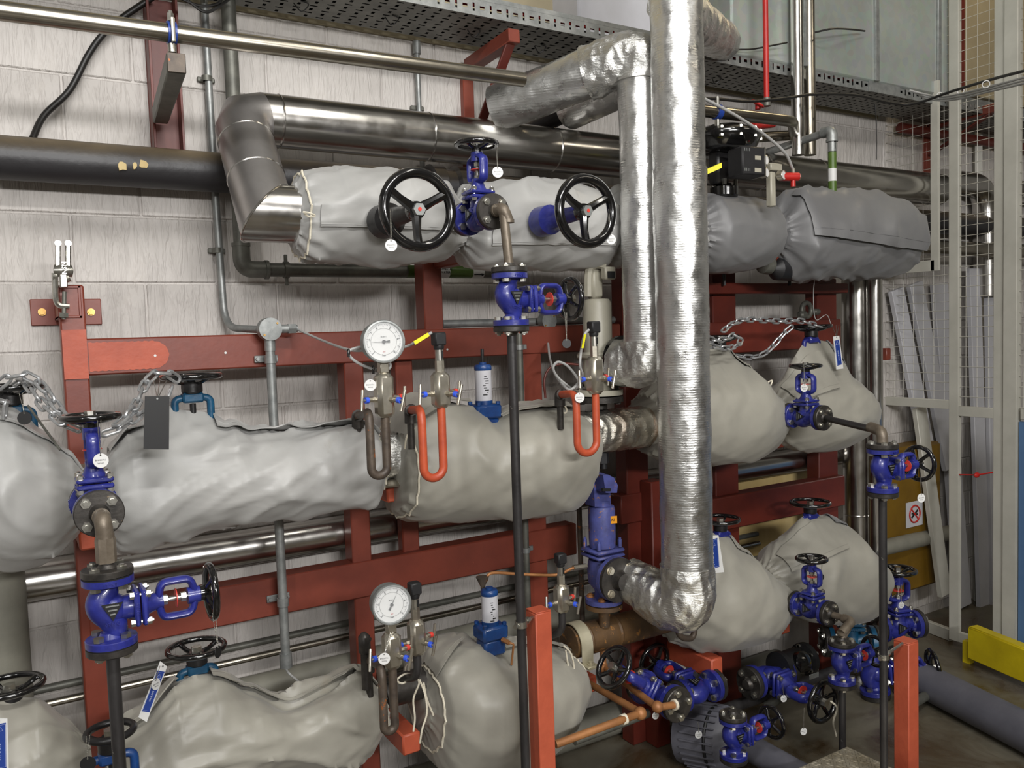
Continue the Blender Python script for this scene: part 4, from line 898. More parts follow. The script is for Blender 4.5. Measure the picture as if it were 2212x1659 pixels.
# centre pair
cM = at(1068, 456, .97); gv('blue globe valve upright on the top row between the two big wheels', cM+V((0, .0935, 0)), -Y, Z)
cM2 = at(1100, 577, 1.02); bM = V((cM2.x, cM2.y, cM2.z-.0935)); gv('blue globe valve with wheel facing right above the central black pipe', bM, -Z, X)
drop(cM, V((cM2.x, cM2.y, cM2.z)), 0, 'grey elbow between the two blue valves at the centre', '')
pipe('drain_pipe', [V((bM.x, bM.y, bM.z-.094)), V((bM.x, bM.y, .05))], .0138, 'dpipe', 'long black upright pipe passing in front of the jackets at the centre')
# right pair
cR = at(1782, 903, .86); gv('blue globe valve upright in front of the right cone jacket, middle row', cR+V((0, .0935, 0)), -Y, Z)
cR2 = at(1906, 958, 1.28); bR = V((cR2.x, cR2.y, cR2.z-.0935)); gv('blue globe valve at the far right above its black upright pipe', bR, -Z, X)
e = thing('drain_elbow', cR, 'long dark horizontal pipe with brown elbow reaching the far right blue valve', 'pipe')
q = MB(); q.tube([cR, V((cR2.x, cR2.y, cR.z))], .0125, 18); q.build('tube', 'dpipe', e)
q = MB(); q.tube(fillet([V((cR2.x, cR2.y, cR.z))+(cR-cR2).normalized()*.06*V((1, 1, 0)).length, V((cR2.x, cR2.y, cR.z)), V((cR2.x, cR2.y, cR.z-.05))], .03, 8), .019, 18); q.build('elbow', 'elbow', e)
q = MB(); q.cyl(V((cR2.x, cR2.y, cR.z-.03)), V((cR2.x, cR2.y, cR2.z)), .0138, 16); q.build('tube', 'elbow', e)
pipe('drain_pipe', [V((bR.x, bR.y, bR.z-.094)), V((bR.x, bR.y, .0))], .0138, 'dpipe', 'black upright pipe clipped to the right red post')
# lower right pair
cS = at(1795, 1327, .88); gv('blue globe valve upright in front of the right cone jacket, bottom row', cS+V((0, .0935, 0)), -Y, Z)
cS2 = at(1818, 1383, .98); bS = V((cS2.x, cS2.y, cS2.z-.0935)); gv('blue globe valve standing below the grey elbow, bottom right of the bottom row', bS, -Z, X)
drop(cS, V((cS2.x, cS2.y, cS2.z)), 0, 'grey elbow above the standing blue valve, bottom right', '')
pipe('drain_pipe', [V((bS.x, bS.y, bS.z-.094)), V((bS.x, bS.y, 0))], .0138, 'dpipe', 'short black upright pipe ending behind the chequer plate')
# tangle near the floor
cT = at(1467, 1524, .90); vT = cT+V((0, .112, 0)); gv('worn blue globe valve on its side, left of the floor tangle', vT, -Y, V((-.8, 0, .6)), k=1.2)
pT = at(1545, 1490, .72); gv('blue flanged valve right of the worn blue valve, near the floor', at(1505, 1492, .60), X, V((0, 1, .15)), k=1.25)
cU = at(1583, 1541, .86); bU = V((cU.x, cU.y, cU.z-.0935)); gv('blue globe valve standing in front of the grey motor, bottom', bU, -Z, X)
cVv = at(1655, 1470, .78); gv('blue globe valve lying toward the viewer at the middle of the floor tangle', at(1660, 1462, .60), X, V((0, -1, -.02)), k=1.35)
gv('blue globe valve at the right of the tangle behind the standing valve', at(1940, 1352, .5), V((.9, -.3, 0)), Z, k=1.38)
gv('dark blue globe valve low on the floor right of the red post', at(1962, 1532, .62), V((0, 0, -1)), V((.35, -.93, 0)), k=1.3)
gv('dark blue valve half hidden behind the standing valve at the bottom right', at(1886, 1452, .55), Z, V((.8, -.6, .1)), k=1.35)
q_ = globe('teal globe valve behind the standing blue valve, bottom right', 'teal', 'blackm', comp=('flange', 'flange')); place(q_, at(1838, 1385, .5), V((.8, -.6, 0)), Z); q_.scale = (1.45,)*3
# dark cast body in the tangle
t = thing('strainer', at(1715, 1430, .6), 'black cast strainer body in the floor tangle', 'strainer'); c = at(1712, 1432, .6)
q = MB(); q.lathe([(.03, -.10), (.07, -.095), (.07, -.07), (.055, -.06), (.062, -.02), (.062, .03), (.05, .06), (.072, .07), (.072, .095), (.03, .1)], c, X, 30); q.build('body', 'rubber', t)
q = MB(); q.lathe([(.045, 0), (.05, .02), (.048, .07), (.02, .09)], c, (.0, -.8, .3), 24); q.build('cap', 'black', t)
q = MB(); q.box(c+V((.02, -.10, -.03)), (.06, .004, .022), ch=.001); q.build('name_plate', 'galv', t)
for k in range(5): a = 2*pi*k/5; q = MB(); q.bolt(c+V((.083, .06*math.cos(a), .06*math.sin(a))), X, .05, .006, .011); q.build('bolt', 'zinc', t)
# motor / pump body behind
t = thing('pump_motor', at(1520, 1590, .6), 'grey ribbed motor housing on the floor below the worn blue valve', 'motor'); c = at(1525, 1590, .55)
q = MB(); q.lathe([(.05, -.12), (.125, -.10), (.13, -.02), (.13, .10), (.10, .14), (.03, .15)], c, (.35, -.9, .1), 36); q.build('housing', 'greyp', t)
q = MB(); u, v, a = frame((.35, -.9, .1))
for k in range(28):
    an = 2*pi*k/28; d = u*math.cos(an)+v*math.sin(an); q.beam(c+d*.13-a*.06, c+d*.13+a*.09, .006, .014, d, 0)
q.build('cooling_fins', 'greyp', t)['kind'] = 'stuff'
q = MB(); q.torus(c+a*.05, a, .128, .008, 40, 8); q.build('rim', 'rubber', t)
# ---- gate valves with large wheels: top row (stems toward the viewer)
def bigwheel(px, py, label, dw=.95, blue=False):
    c = at(px, py, dw); t = thing('gate_valve', c, label, 'valve')
    handwheel(t, c, -Y, .118, .0155, 3, .012, 'black', 'galv', dot=True, hint=Z, hub=.026)
    q = MB(); q.cyl(c+V((0, .02, 0)), c+V((0, .32, 0)), .012, 14); q.build('stem', 'zinc', t)
    q = MB(); q.lathe([(.018, .03), (.024, .06), (.027, .12), (.032, .18), (.050, .20), (.052, .26)], c, Y, 24); q.build('yoke', 'blue' if blue else 'blackm', t); return c
w1 = bigwheel(903, 453, 'big black spoked wheel facing the viewer left of the top blue valve'); w2 = bigwheel(1266, 456, 'big black spoked wheel with a blue stem housing, right of the top blue valve', blue=True)
# upright wheels on the jackets
def topwheel(px, py, Rr, label, mat='teal', d=.52, down=.11, nut='zinc', tilt=None, spokes=4, r=.0085, hw='black'):
    c = at(px, py, d); t = thing('gate_valve', c, label, 'valve'); ax = V(tilt) if tilt else Z
    handwheel(t, c, ax, Rr, r, spokes, .018, hw, nut, hub=.022)
    q = MB(); q.lathe([(.026, -.05), (.030, -.045), (.030, -.022), (.022, -.018)], c, ax, 20); q.build('gland', 'blackm', t)
    q = MB()
    q.box(c-ax*.062, (.06, .045, .03), ch=.006)
    for s_ in (-1, 1): q.tube(fillet([c+V((s_*.02, 0, -.062)), c+V((s_*.05, 0, -.066)), c+V((s_*.05, 0, -.062-down))], .02, 5), .011, 10)
    q.build('yoke', mat, t); q = MB(); q.cyl(c-ax*.08, c-ax*(.06+down), .009, 12); q.build('stem', 'blackm', t); return c
tK2 = topwheel(413, 813, .088, 'black wheel with teal yoke on the peak of the long middle left jacket')
tK1 = topwheel(20, 836, .088, 'black wheel wrapped in chain at the left edge')
tN1 = topwheel(20, 1482, .088, 'black wheel on the jacket in the bottom left corner', down=.1)
tN2 = topwheel(424, 1400, .088, 'black wheel with teal yoke on the long bottom left jacket', down=.1)
tS_ = topwheel(238, 1580, .062, 'small dull black wheel half hidden behind the left black pipe, bottom', 'bluec', d=.86, down=.16, hw='blackm', r=.009, spokes=3)
tK4 = topwheel(1553, 728, .088, 'black wheel with chain heaped on it just right of the tall foil riser', 'blue', down=.05)
tK5 = topwheel(1752, 705, .095, 'black wheel with chain on the right cone jacket, middle row', 'blue', down=.05)
tN4 = topwheel(1556, 1122, .088, 'black wheel on the cone jacket right of the foil riser, bottom row', 'blue', down=.05)
tN5 = topwheel(1750, 1086, .095, 'black wheel on the right cone jacket, bottom row', 'blue', down=.05)
topwheel(1487, 1362, .03, 'dull steel handle ring below the crumpled foil elbow', 'flange', d=.62, down=.02, spokes=2, hw='siph') if False else None
q = MB(); q.tube(fillet([at(1462, 1335, .75), at(1465, 1376, .75), at(1500, 1382, .75), at(1500, 1335, .75)], .05, 8), .012, 12); o = q.build('bent_pipe', 'siph', loc=at(1480, 1360, .75)); tag(o, 'brown bent pipe loop hanging below the crumpled foil elbow', 'pipe')
# ---- pressure gauges
def gauge(px, py, d, rr, ang, label, prng):
    c = at(px, py, d); t = thing('pressure_gauge', c, label, 'gauge'); n = (CAM-c); n.z *= .35; n.normalize(); n = (n*.30+V((0, -1, .0))*.70).normalized()
    u = V((0, 0, 1)).cross(n).normalized(); v = n.cross(u)
    q = MB(); q.lathe([(rr*.5, -.045), (rr*.93, -.043), (rr*.95, -.008), (rr, -.006), (rr, .004), (rr*.97, .007), (rr*.90, .0075), (rr*.88, .002), (rr*.87, -.002), (.0, -.003)], c, n, 48); q.build('case', 'galv', t)
    q = MB(); q.lathe([(rr*.87, 0), (rr*.87, .001), (.0, .001)], c-n*.002, n, 48); dl = q.build('dial', 'white', t)
    A = lambda deg: u*math.cos(R(deg))+v*math.sin(R(deg))
    q = MB()
    for k in range(11):
        dd = A(225-27*k); q.beam(c+dd*rr*.68, c+dd*rr*.80, .0012, .0008, n, 0)
    q.build('scale_marks', 'ink', dl, smooth=0)
    q = MB()
    for k in range(51):
        dd = A(225-5.4*k); q.beam(c+dd*rr*.755, c+dd*rr*.80, .0006, .0008, n, 0)
    q.build('fine_marks', 'ink', dl, smooth=0)['kind'] = 'stuff'
    q = MB(); q.lathe([(rr*.60, 0), (rr*.608, 0), (rr*.608, .0006), (rr*.60, .0006)], c, n, 60, closed=True); q.build('inner_scale', 'galvd', dl)
    for k in range(0, 6):
        dd = A(225-54*k); text(str(prng*k), rr*.13, c+dd*rr*.66+n*.0008, u, v, 'ink', dl, 'dial_numeral', .0002) if k not in () else None
    text('bar', rr*.14, c-v*rr*.62+n*.0008, u, v, 'ink', dl, 'dial_lettering', .0002); text('psi', rr*.10, c-v*rr*.45+n*.0008, u, v, 'redr', dl, 'dial_lettering', .0002)
    text('EN 837-1', rr*.07, c+v*rr*.22+n*.0008, u, v, 'ink', dl, 'dial_lettering', .0002)
    dd = A(ang); q = MB(); w_ = n.cross(dd)
    q.add([c+n*.003-dd*rr*.28+w_*rr*.06, c+n*.003-dd*rr*.28-w_*rr*.06, c+n*.003-dd*rr*.05-w_*rr*.02, c+n*.003+dd*rr*.66, c+n*.003-dd*rr*.05+w_*rr*.02], [(0, 1, 2, 3, 4)]); q.cyl(c+n*.001, c+n*.005, rr*.08, 14); q.build('pointer', 'ink', t, fix=False)
    q = MB(); q.lathe([(rr*.895, 0), (rr*.895, .001), (0, .001)], c+n*.0052, n, 40); q.build('glass', 'glass', t)
    b = c-Z*rr; q = MB(); q.box(b-Z*.012-n*.02, (.026, .026, .03), ch=.002); q.cyl(b-Z*.02-n*.02, b-Z*.030-n*.02, .008, 14); q.build('square_stem', 'nickel', t)
    q = MB(); q.cyl(b-Z*.023-n*.02, b-Z*.030-n*.02, .012, 14); q.build('sealing_tape', 'cord', t)
    return b-Z*.028-n*.02
gb1 = gauge(829, 738, .92, .061, 182, 'round pressure gauge in front of the upper red rail, pointer to the left', 2)
gb2 = gauge(846, 1306, .92, .058, 62, 'round pressure gauge in front of the lower rail, pointer up and right', 2)
def needleblock(c, h, label, blue_left=True, w=.050):
    """bevelled steel manifold with three small T-handled needle valves; c = centre of its top"""
    t = thing('needle_valve_block', c, label, 'valve'); m = c-Z*h/2
    q = MB(); q.box(m, (w, w, h), ch=w*.24); q.build('block', 'nickel', t)
    for dv, cm, hd in (((-1, -.15, 0), 'bluer', (.2, .3, .95)), ((.45, -1, -.05), 'bluer', (.25, 0, 1)), ((1, .25, .02), 'redr', (.1, 0, 1))):
        dv = V(dv).normalized(); b = m+V((0, 0, -.01)); o_ = thing('x', (0, 0, 0), '', '') if False else None
        q = MB(); q.cyl(b+dv*w*.45, b+dv*(w*.5+.014), .0085, 6); q.cyl(b+dv*(w*.5+.012), b+dv*(w*.5+.026), .0068, 12); q.cyl(b+dv*(w*.5+.03), b+dv*(w*.5+.046), .004, 10); nv = q.build('needle_stem', 'nickel', t)
        q = MB(); q.cyl(b+dv*(w*.5+.026), b+dv*(w*.5+.036), .0088, 12); q.build('colour_collar', cm, nv)
        hd = V(hd).normalized(); e = b+dv*(w*.5+.046); q = MB(); q.cyl(e-hd*.030, e+hd*.030, .0046, 12); q.build('handle', 'nickel', nv)
    return m-Z*h/2
b1 = needleblock(gb1, .125, 'steel needle valve block under the upper gauge'); b2 = needleblock(gb2, .105, 'steel needle valve block under the lower gauge')
c3 = at(950, 803, .92); b3 = needleblock(c3, .105, 'steel needle valve block under the upper transmitter, right of the gauge')
c4 = at(1284, 770, .88); b4 = needleblock(c4, .125, 'grey steel needle valve block above the right orange siphon', w=.05)
c5 = at(898, 1338, .80); b5 = needleblock(c5, .11, 'steel needle valve block behind the lower gauge')
c6 = at(1212, 1262, .72); b6 = needleblock(c6, .10, 'dull needle valve block left of the blue safety valve')
def transmitter(b, label, k=1.0):
    t = thing('pressure_transmitter', b, label, 'transmitter')
    q = MB(); q.cyl(b, b+Z*.036*k, .0135, 6); q.build('hex', 'nickel', t)
    q = MB(); q.cyl(b+Z*.036*k, b+Z*.072*k, .0125, 20); s_ = q.build('sleeve', 'zinc', t); q = MB(); q.box(b+V((.004, -.0127, .054*k)), (.006, .0006, .022)); q.build('sleeve_print', 'ink', s_)
    q = MB(); q.lathe([(.0135, .068*k), (.0155, .074*k), (.0155, .082*k)], b, Z, 16); q.box(b+Z*.099*k, (.036, .034, .038*k), ch=.004); q.build('plug_cap', 'rubber', t)
transmitter(c3-Z*.004, 'silver pressure transmitter with black cap beside the upper gauge'); transmitter(c4-Z*.002, 'silver pressure transmitter with black cap above the right orange siphon')
transmitter(c5-Z*.002, 'pressure transmitter with black cap behind the lower gauge'); transmitter(c6-Z*.002, 'pressure transmitter with black cap left of the blue safety valve', .95)
# ---- siphons (U-bends)
def siphon(b, up_px, bot_py, mat, label, r=.0125, elb='flange', arm=None):
    """b top of the front leg; far leg rises to pixel up_px then turns to the header"""
    d = -b.y; zb = at(up_px[0], bot_py, d).z; a = at(up_px[0], up_px[1], d); pts = [b+Z*.01, V((b.x, b.y, zb)), V((a.x, a.y, zb)), V((a.x, a.y, a.z))]
    e = at(*arm); zh = zH2 if b.z > 1.2 else zH3
    pts.append(e); t = thing('siphon', b, label, 'siphon')
    w_ = abs(b.x-a.x)/2
    bend = [b+Z*.01, V((b.x, b.y, zb+w_))]+[V(((b.x+a.x)/2+w_*math.cos(pi*k/14), b.y, zb+w_-w_*math.sin(pi*k/14))) for k in range(1, 14)]+fillet([V((a.x, a.y, zb+w_)), V((a.x, a.y, a.z)), e], .045, 7)
    q = MB(); q.tube(bend, r, 18); q.build('u_tube', mat, t)
    q = MB(); q.tube(fillet([e+(V((a.x, a.y, a.z))-e).normalized()*.02, e, e+V((0, 0, -.04))], .02, 6), r*1.5, 14); q.tube([e, V((e.x, e.y, max(zh+.03, e.z-.12)))], r*.9, 12); q.build('elbow', elb, t)
siphon(b1, (797, 890), 1030, 'siph', 'rusty brown U-shaped siphon tube under the upper gauge', arm=(772, 898, .60))
siphon(b3, (910, 884), 1036, 'redpipe', 'orange-red U-shaped siphon tube under the upper transmitter', arm=(886, 886, .76))
siphon(b4, (1244, 850), 982, 'redpipe', 'orange-red U-shaped siphon tube in front of the rust-stained foil pipe', arm=(1209, 852, .74))
siphon(b2, (824, 1440), 1584, 'siph', 'dark brown U-shaped siphon tube under the lower gauge', elb='flange', arm=(796, 1425, .62))
for b, lb in ((b5, 'short dark pipe under the block behind the lower gauge'), (b6, 'short dark pipe under the block left of the blue safety valve')):
    pipe('stub_pipe', fillet([b+Z*.01, V((b.x, b.y, b.z-.07)), V((b.x-.0, -.55, zH3+.055))], .04, 6), .0125, 'dpipe', lb)
q = MB(); q.lathe([(.0, 0), (.018, 0), (.024, .03), (.02, .07), (.008, .085)], at(797, 1395, .8), Z, 12); 
c = at(789, 1428, .64); q = MB(); q.tube([c+V((.012, 0, .075)), c+V((0, 0, .05)), c+V((0, 0, -.09))], .014, 14); q.box(c+V((0, 0, .055)), (.036, .036, .075), ch=.012); o = q.build('pipe_elbow', 'flange', loc=c); tag(o, 'grey iron elbow left of the lower gauge block', 'fitting')
# ---- traps with white cylinder
def trap(px, py, d, label, h=.105, base=True):
    c = at(px, py, d); t = thing('steam_trap', c, label, 'valve')
    q = MB(); q.cyl(c, c-Z*h, .029, 30); s_ = q.build('white_sleeve', 'paper', t)
    rr = random.Random(px); n = V((-.35, -1, 0)).normalized()
    for k in range(9):
        a = -1.9+.10*(k % 4)+rr.uniform(-.06, .1); p = c+V((.0293*math.cos(a), .0293*math.sin(a), -.02-.008*k)); q = MB(); ax = V((math.cos(a), math.sin(a), 0)); tt = Z.cross(ax); q.box(p, (rr.uniform(.004, .016), .0008, rr.uniform(.0015, .004)), (tt, ax, Z)); q.build('printed_mark', 'ink', s_)
    q = MB(); q.lathe([(.029, 0), (.0305, .002), (.0305, .014), (.026, .020), (.013, .022), (.013, .028)], c, Z, 30); q.build('top_cap', 'bluec', t)
    q = MB(); q.lathe([(.0305, 0), (.0305, -.014)], c-Z*h, Z, 30); q.box(c-Z*(h+.038), (.10, .085, .05), ch=.008); q.box(c-Z*(h+.09), (.085, .07, .06), ch=.008); q.build('bonnet', 'bluec', t)
    for sx in (-1, 1):
        for sy in (-1, 1): q = MB(); q.cyl(c+V((sx*.038, sy*.032, -h-.014)), c+V((sx*.038, sy*.032, -h-.004)), .008, 6); q.build('bolt', 'bluec', t)
    return c, t
c, t = trap(1043, 800, .56, 'trap with white printed cylinder and blue caps rising from the boxy grey jacket'); q = MB(); q.cyl(c+Z*.02, c+Z*.075, .006, 12); q.build('spindle', 'blackm', t)
c, t = trap(1057, 1285, .60, 'trap with white printed cylinder and blue caps in the stained cream jacket', .09)
q = MB(); q.cyl(c+V((.02, -.045, -.15)), c+V((.03, -.075, -.155)), .008, 6); q.tube(fillet([c+V((.03, -.075, -.155)), c+V((.045, -.08, -.16)), c+V((.045, -.06, -.24))], .02, 5), .004, 8); q.build('drain_tube', 'copper', t)
# ---- safety valves
c = at(1303, 1240, .56); t = thing('safety_valve', c, 'worn blue safety valve with cap lever, outlet flanged to the foil elbow', 'valve')
zt_ = lambda py: at(1303, py, .56).z
q = MB(); q.lathe([(.050, zt_(1180)-c.z), (.052, zt_(1160)-c.z), (.052, zt_(1100)-c.z), (.048, zt_(1092)-c.z), (.030, zt_(1090)-c.z)], c, Z, 30); bn = q.build('spring_bonnet', 'blueo', t)
p = V((c.x+.012, c.y-.053, zt_(1118))); q = MB(); q.box(p, (.034, .003, .028), (V((.95, -.3, 0)).normalized(), V((.3, .95, 0)).normalized(), Z)); lb = q.build('sticker', 'orange', t); text('AI', .016, p+V((-.002, -.0025, 0)), V((.95, -.3, 0)), Z, 'ink', lb, 'sticker_print', .0003)
q = MB(); q.cyl((c.x, c.y, zt_(1100)), (c.x, c.y, zt_(1080)), .036, 20); q.build('cap', 'blueo', t)
PX = lambda l, dd: [(at(x_, y_, dd).x, at(x_, y_, dd).z) for x_, y_ in l]
q = MB(); q.prism(PX([(1278, 1093), (1276, 1046), (1283, 1029), (1297, 1021), (1310, 1030), (1313, 1093)], .57), -.59, -.53); q.prism(PX([(1292, 1024), (1303, 1023), (1316, 1030), (1324, 1046), (1322, 1062), (1298, 1062)], .62), -.65, -.592); q.build('lever', 'blueo', t)
q = MB(); q.prism(PX([(1302, 1055), (1319, 1055), (1318, 1061), (1301, 1061)], .65), -.652, -.64); q.build('lever_slot', 'hole', t)
q = MB(); q.box((c.x, c.y, zt_(1186)), (.13, .12, .016), ch=.01); q.box((c.x, c.y, zt_(1197)), (.13, .12, .012), ch=.01); q.lathe([(.055, .06), (.062, .02), (.058, -.03), (.035, -.06), (.035, -.11)], c, Z, 28); q.cyl(c, c-Y*.07, .05, 28); q.build('body', 'blueo', t)
for sx in (-1, 1):
    for sy in (-1, 1): q = MB(); q.cyl((c.x+sx*.05, c.y+sy*.045, zt_(1180)), (c.x+sx*.05, c.y+sy*.045, zt_(1164)), .008, 6); q.cyl((c.x+sx*.05, c.y+sy*.045, zt_(1170)), (c.x+sx*.05, c.y+sy*.045, zt_(1160)), .005, 8); q.build('bolt', 'blueo', t)
oc = c-Y*.085; q = MB(); q.lathe([(.085, 0), (.085, .018), (.05, .02)], oc, Y, 40); q.build('outlet_flange', 'blueo', t)
q = MB(); q.lathe([(.084, 0), (.084, -.017), (.04, -.018), (.032, -.03), (.032, -.05)], oc, Y, 40); q.build('companion_flange', 'flange', t)
for k in range(4): a = pi/4+k*pi/2; q = MB(); q.bolt(oc+V((.062*math.cos(a), 0, .062*math.sin(a))), -Y, .062, .008, .014); q.build('bolt', 'nickel', t)
q = MB(); q.lathe([(.03, .0), (.072, .0), (.072, -.018), (.03, -.019)], V((c.x, c.y, zt_(1290))), Z, 36); q.build('base_flange', 'blueo', t)
q = MB(); q.lathe([(.03, 0), (.072, 0), (.072, -.016), (.026, -.018), (.022, -.05), (.022, -.09)], V((c.x, c.y, zt_(1303))), Z, 36); q.build('companion_flange', 'rust', t)
for k in range(4): a = pi/4+k*pi/2; q = MB(); q.bolt(V((c.x+.052*math.cos(a), c.y+.052*math.sin(a), zt_(1297))), Z, .05, .008, .014); q.build('bolt', 'copper', t)
c = at(1293, 800, .52); zt_ = lambda py: at(1292, py, .52).z
t = thing('safety_valve', c, 'beige safety valve with lever cap behind the narrower foil riser', 'valve')
q = MB(); q.lathe([(.056, zt_(760)-c.z), (.056, zt_(655)-c.z), (.048, zt_(647)-c.z), (.03, zt_(645)-c.z)], c, Z, 32); q.build('spring_bonnet', 'bronze', t)
q = MB(); q.box((c.x-.008, c.y, (zt_(645)+zt_(580))/2), (.052, .05, zt_(580)-zt_(645)), ch=.01); q.build('cap', 'bronze', t)
q = MB(); q.tube(bez([(c.x-.04, c.y, zt_(640)), (c.x-.04, c.y-.01, zt_(585)), (c.x-.02, c.y-.03, zt_(572)), (c.x+.01, c.y-.05, zt_(576))], 5), .018, 8); q.box((c.x+.012, c.y-.062, zt_(593)), (.052, .03, .048), ch=.005); q.build('lever', 'bronze', t)
q = MB(); q.box((c.x+.012, c.y-.079, zt_(597)), (.034, .004, .026)); q.build('lever_slot', 'hole', t)
q = MB(); q.box((c.x, c.y, zt_(768)), (.13, .12, .03), ch=.01); q.lathe([(.055, .05), (.062, .01), (.06, -.05), (.04, -.1)], c, Z, 28); q.cyl(c, c-Y*.06+Z*.02, .055, 26); q.build('body', 'bronze', t)
oc = at(1340, 780, .60); q = MB(); q.lathe([(.03, 0), (.098, 0), (.098, .02), (.03, .02)], oc, (.15, -1, 0), 44); q.build('outlet_flange', 'black', t)
q = MB(); q.lathe([(.03, 0), (.092, 0), (.092, -.02), (.03, -.021)], V((c.x, c.y, zt_(842))), Z, 40); q.build('base_flange', 'bronze', t)
q = MB(); q.lathe([(.03, 0), (.092, 0), (.092, -.022), (.03, -.023), (.03, -.05)], V((c.x, c.y, zt_(856))), Z, 40); q.build('companion_flange', 'flange', t)
for k in range(4): a = pi/4+k*pi/2; q = MB(); q.bolt(V((c.x+.07*math.cos(a), c.y+.07*math.sin(a), zt_(850))), Z, .085, .008, .014); q.build('bolt', 'flange', t)
# ---- control valve actuator at the right
c = at(1563, 300, .56); t = thing('control_valve', c, 'control valve with black domed actuator and positioner box, top right', 'valve')
q = MB(); q.lathe([(.02, .05), (.09, .045), (.13, .025), (.152, .012), (.155, .0), (.15, -.012), (.13, -.045), (.11, -.06), (.03, -.062)], c, Z, 44); q.build('actuator_dome', 'black', t)
for k in range(12): a = 2*pi*k/12+.2; q = MB(); q.bolt(c+V((.146*math.cos(a), .146*math.sin(a), .003)), Z, .045, .006, .010); q.build('bolt', 'zinc', t)
q = MB(); q.box(c+V((-.03, 0, -.12)), (.07, .06, .14), ch=.01); q.box(c+V((.03, -.02, -.11)), (.08, .08, .09), ch=.008); q.build('yoke', 'blackm', t)
q = MB(); q.cyl(c-Z*.06, c-Z*.24, .012, 12); q.build('stem', 'zinc', t)
q = MB(); q.lathe([(.05, 0), (.058, .01), (.058, .045), (.04, .05), (.03, .06)], c-Z*.245, Z, 28); q.build('neck_flange', 'black', t)
for k in range(4): a = pi/4+k*pi/2; q = MB(); q.cyl(c+V((.045*math.cos(a), .045*math.sin(a), -.195)), c+V((.045*math.cos(a), .045*math.sin(a), -.17)), .009, 6); q.build('bolt', 'zinc', t)
q = MB(); q.box(at(1540, 365, .7), (.07, .012, .02), (V((.8, -.3, .35)).normalized(), Y, Z)); q.build('lever', 'neon', t)
pc = at(1612, 352, .72); s_ = mpp(pc); ux = V((1, -.12, 0)).normalized(); uy = V((.12, 1, 0)).normalized()
q = MB(); q.box(pc, (.115, .09, .112), (ux, uy, Z), ch=.006); bx_ = q.build('positioner_box', 'rubber', t)
for zz0 in (-.036, .042):
    for k in range(4): q = MB(); q.box(pc-ux*(.045-.008*k)-uy*.0455+Z*zz0, (.003, .001, .012), (ux, uy, Z)); q.build('vent_slot', 'galv', bx_)
for zz0, ww in ((.012, .03), (-.036, .034)): q = MB(); q.box(pc+ux*.02-uy*.0455+Z*zz0, (ww, .001, .016), (ux, uy, Z)); q.build('window', 'bronze', bx_)
q = MB(); q.box(pc+ux*.059, (.006, .088, .114), (ux, uy, Z), ch=.001); q.build('side_plate', 'zinc', t)
for px, py, rr in ((1655, 346, .02), (1656, 373, .02), (1692, 378, .02)):
    g = at(px, py, .76); q = MB(); q.lathe([(.01, .03), (rr, .02), (rr, -.002), (rr*.9, -.004), (rr*.86, -.001), (0, -.001)], g, (-.25, 1, 0), 24); gg = q.build('small_gauge', 'nickel', t); q = MB(); q.lathe([(rr*.85, 0), (0, .0001)], g-V((0, .0015, 0)), (.25, -1, 0), 20); q.build('dial', 'white', gg)
g = at(1672, 362, .72); q = MB(); q.box(g, (.07, .03, .03), ch=.004); q.box(g+V((-.02, 0, -.09)), (.03, .03, .14), ch=.005); q.build('regulator_body', 'bronze', t)
g = at(1713, 382, .76); q = MB(); q.cyl(g+V((.02, -.01, 0)), g-V((.055, -.02, 0)), .017, 18); q.cyl(g, g-Z*.04, .010, 10); rv = q.build('red_regulator', 'sprink', t); q = MB(); q.cyl(g+V((.021, -.011, 0)), g+V((.025, -.013, 0)), .013, 16); q.cyl(g+V((0, 0, .015)), g+V((0, 0, .032)), .008, 8); q.build('fitting', 'nickel', rv)
pipe('air_tube', bez([at(1515, 210, .9), at(1590, 250, .85), at(1650, 290, .8), at(1695, 330, .78), g+Z*.03], 8), .006, 'cable', 'pale air tube curving down to the small red regulator', 'tube', 10)
# hanging positioner kit under the right jacket
t = thing('under_valve', at(1700, 590, .52), 'dark lower valve body hanging below the right jackets of the top row', 'valve'); c = at(1720, 582, .52)
q = MB(); q.lathe([(.02, -.16), (.05, -.13), (.055, .03), (.04, .12), (.02, .16)], c, X, 20); q.build('body', 'rubber', t)
q = MB(); q.lathe([(.02, -.03), (.04, -.02), (.045, .02), (.02, .05)], c+V((-.2, 0, .02)), X, 20); q.build('grey_end', 'galvd', t)
q = MB(); q.lathe([(.0565, -.008), (.0565, .008)], c+V((.02, 0, 0)), X, 20); q.build('yellow_band', 'neon', t)
for dx in (-.25, .19): q = MB(); q.cyl(c+V((dx, .2, .03)), c+V((dx, .2, -.06)), .008, 8); q.build('stud', 'blackm', t)
# clamp on the right rail
t = thing('rail_clamp', at(1745, 675, .3), 'grey cast clamp lying on the red rail above the right chained wheel', 'clamp'); c = at(1742, 674, .32)
q = MB(); q.box(c+V((-.03, 0, -.015)), (.05, .04, .04), ch=.01); q.torus(c+V((0, 0, .01)), Y, .035, .012, 24, 10); q.box(c+V((.07, 0, 0)), (.05, .035, .03), ch=.01); q.build('jaw', 'galvd', t)
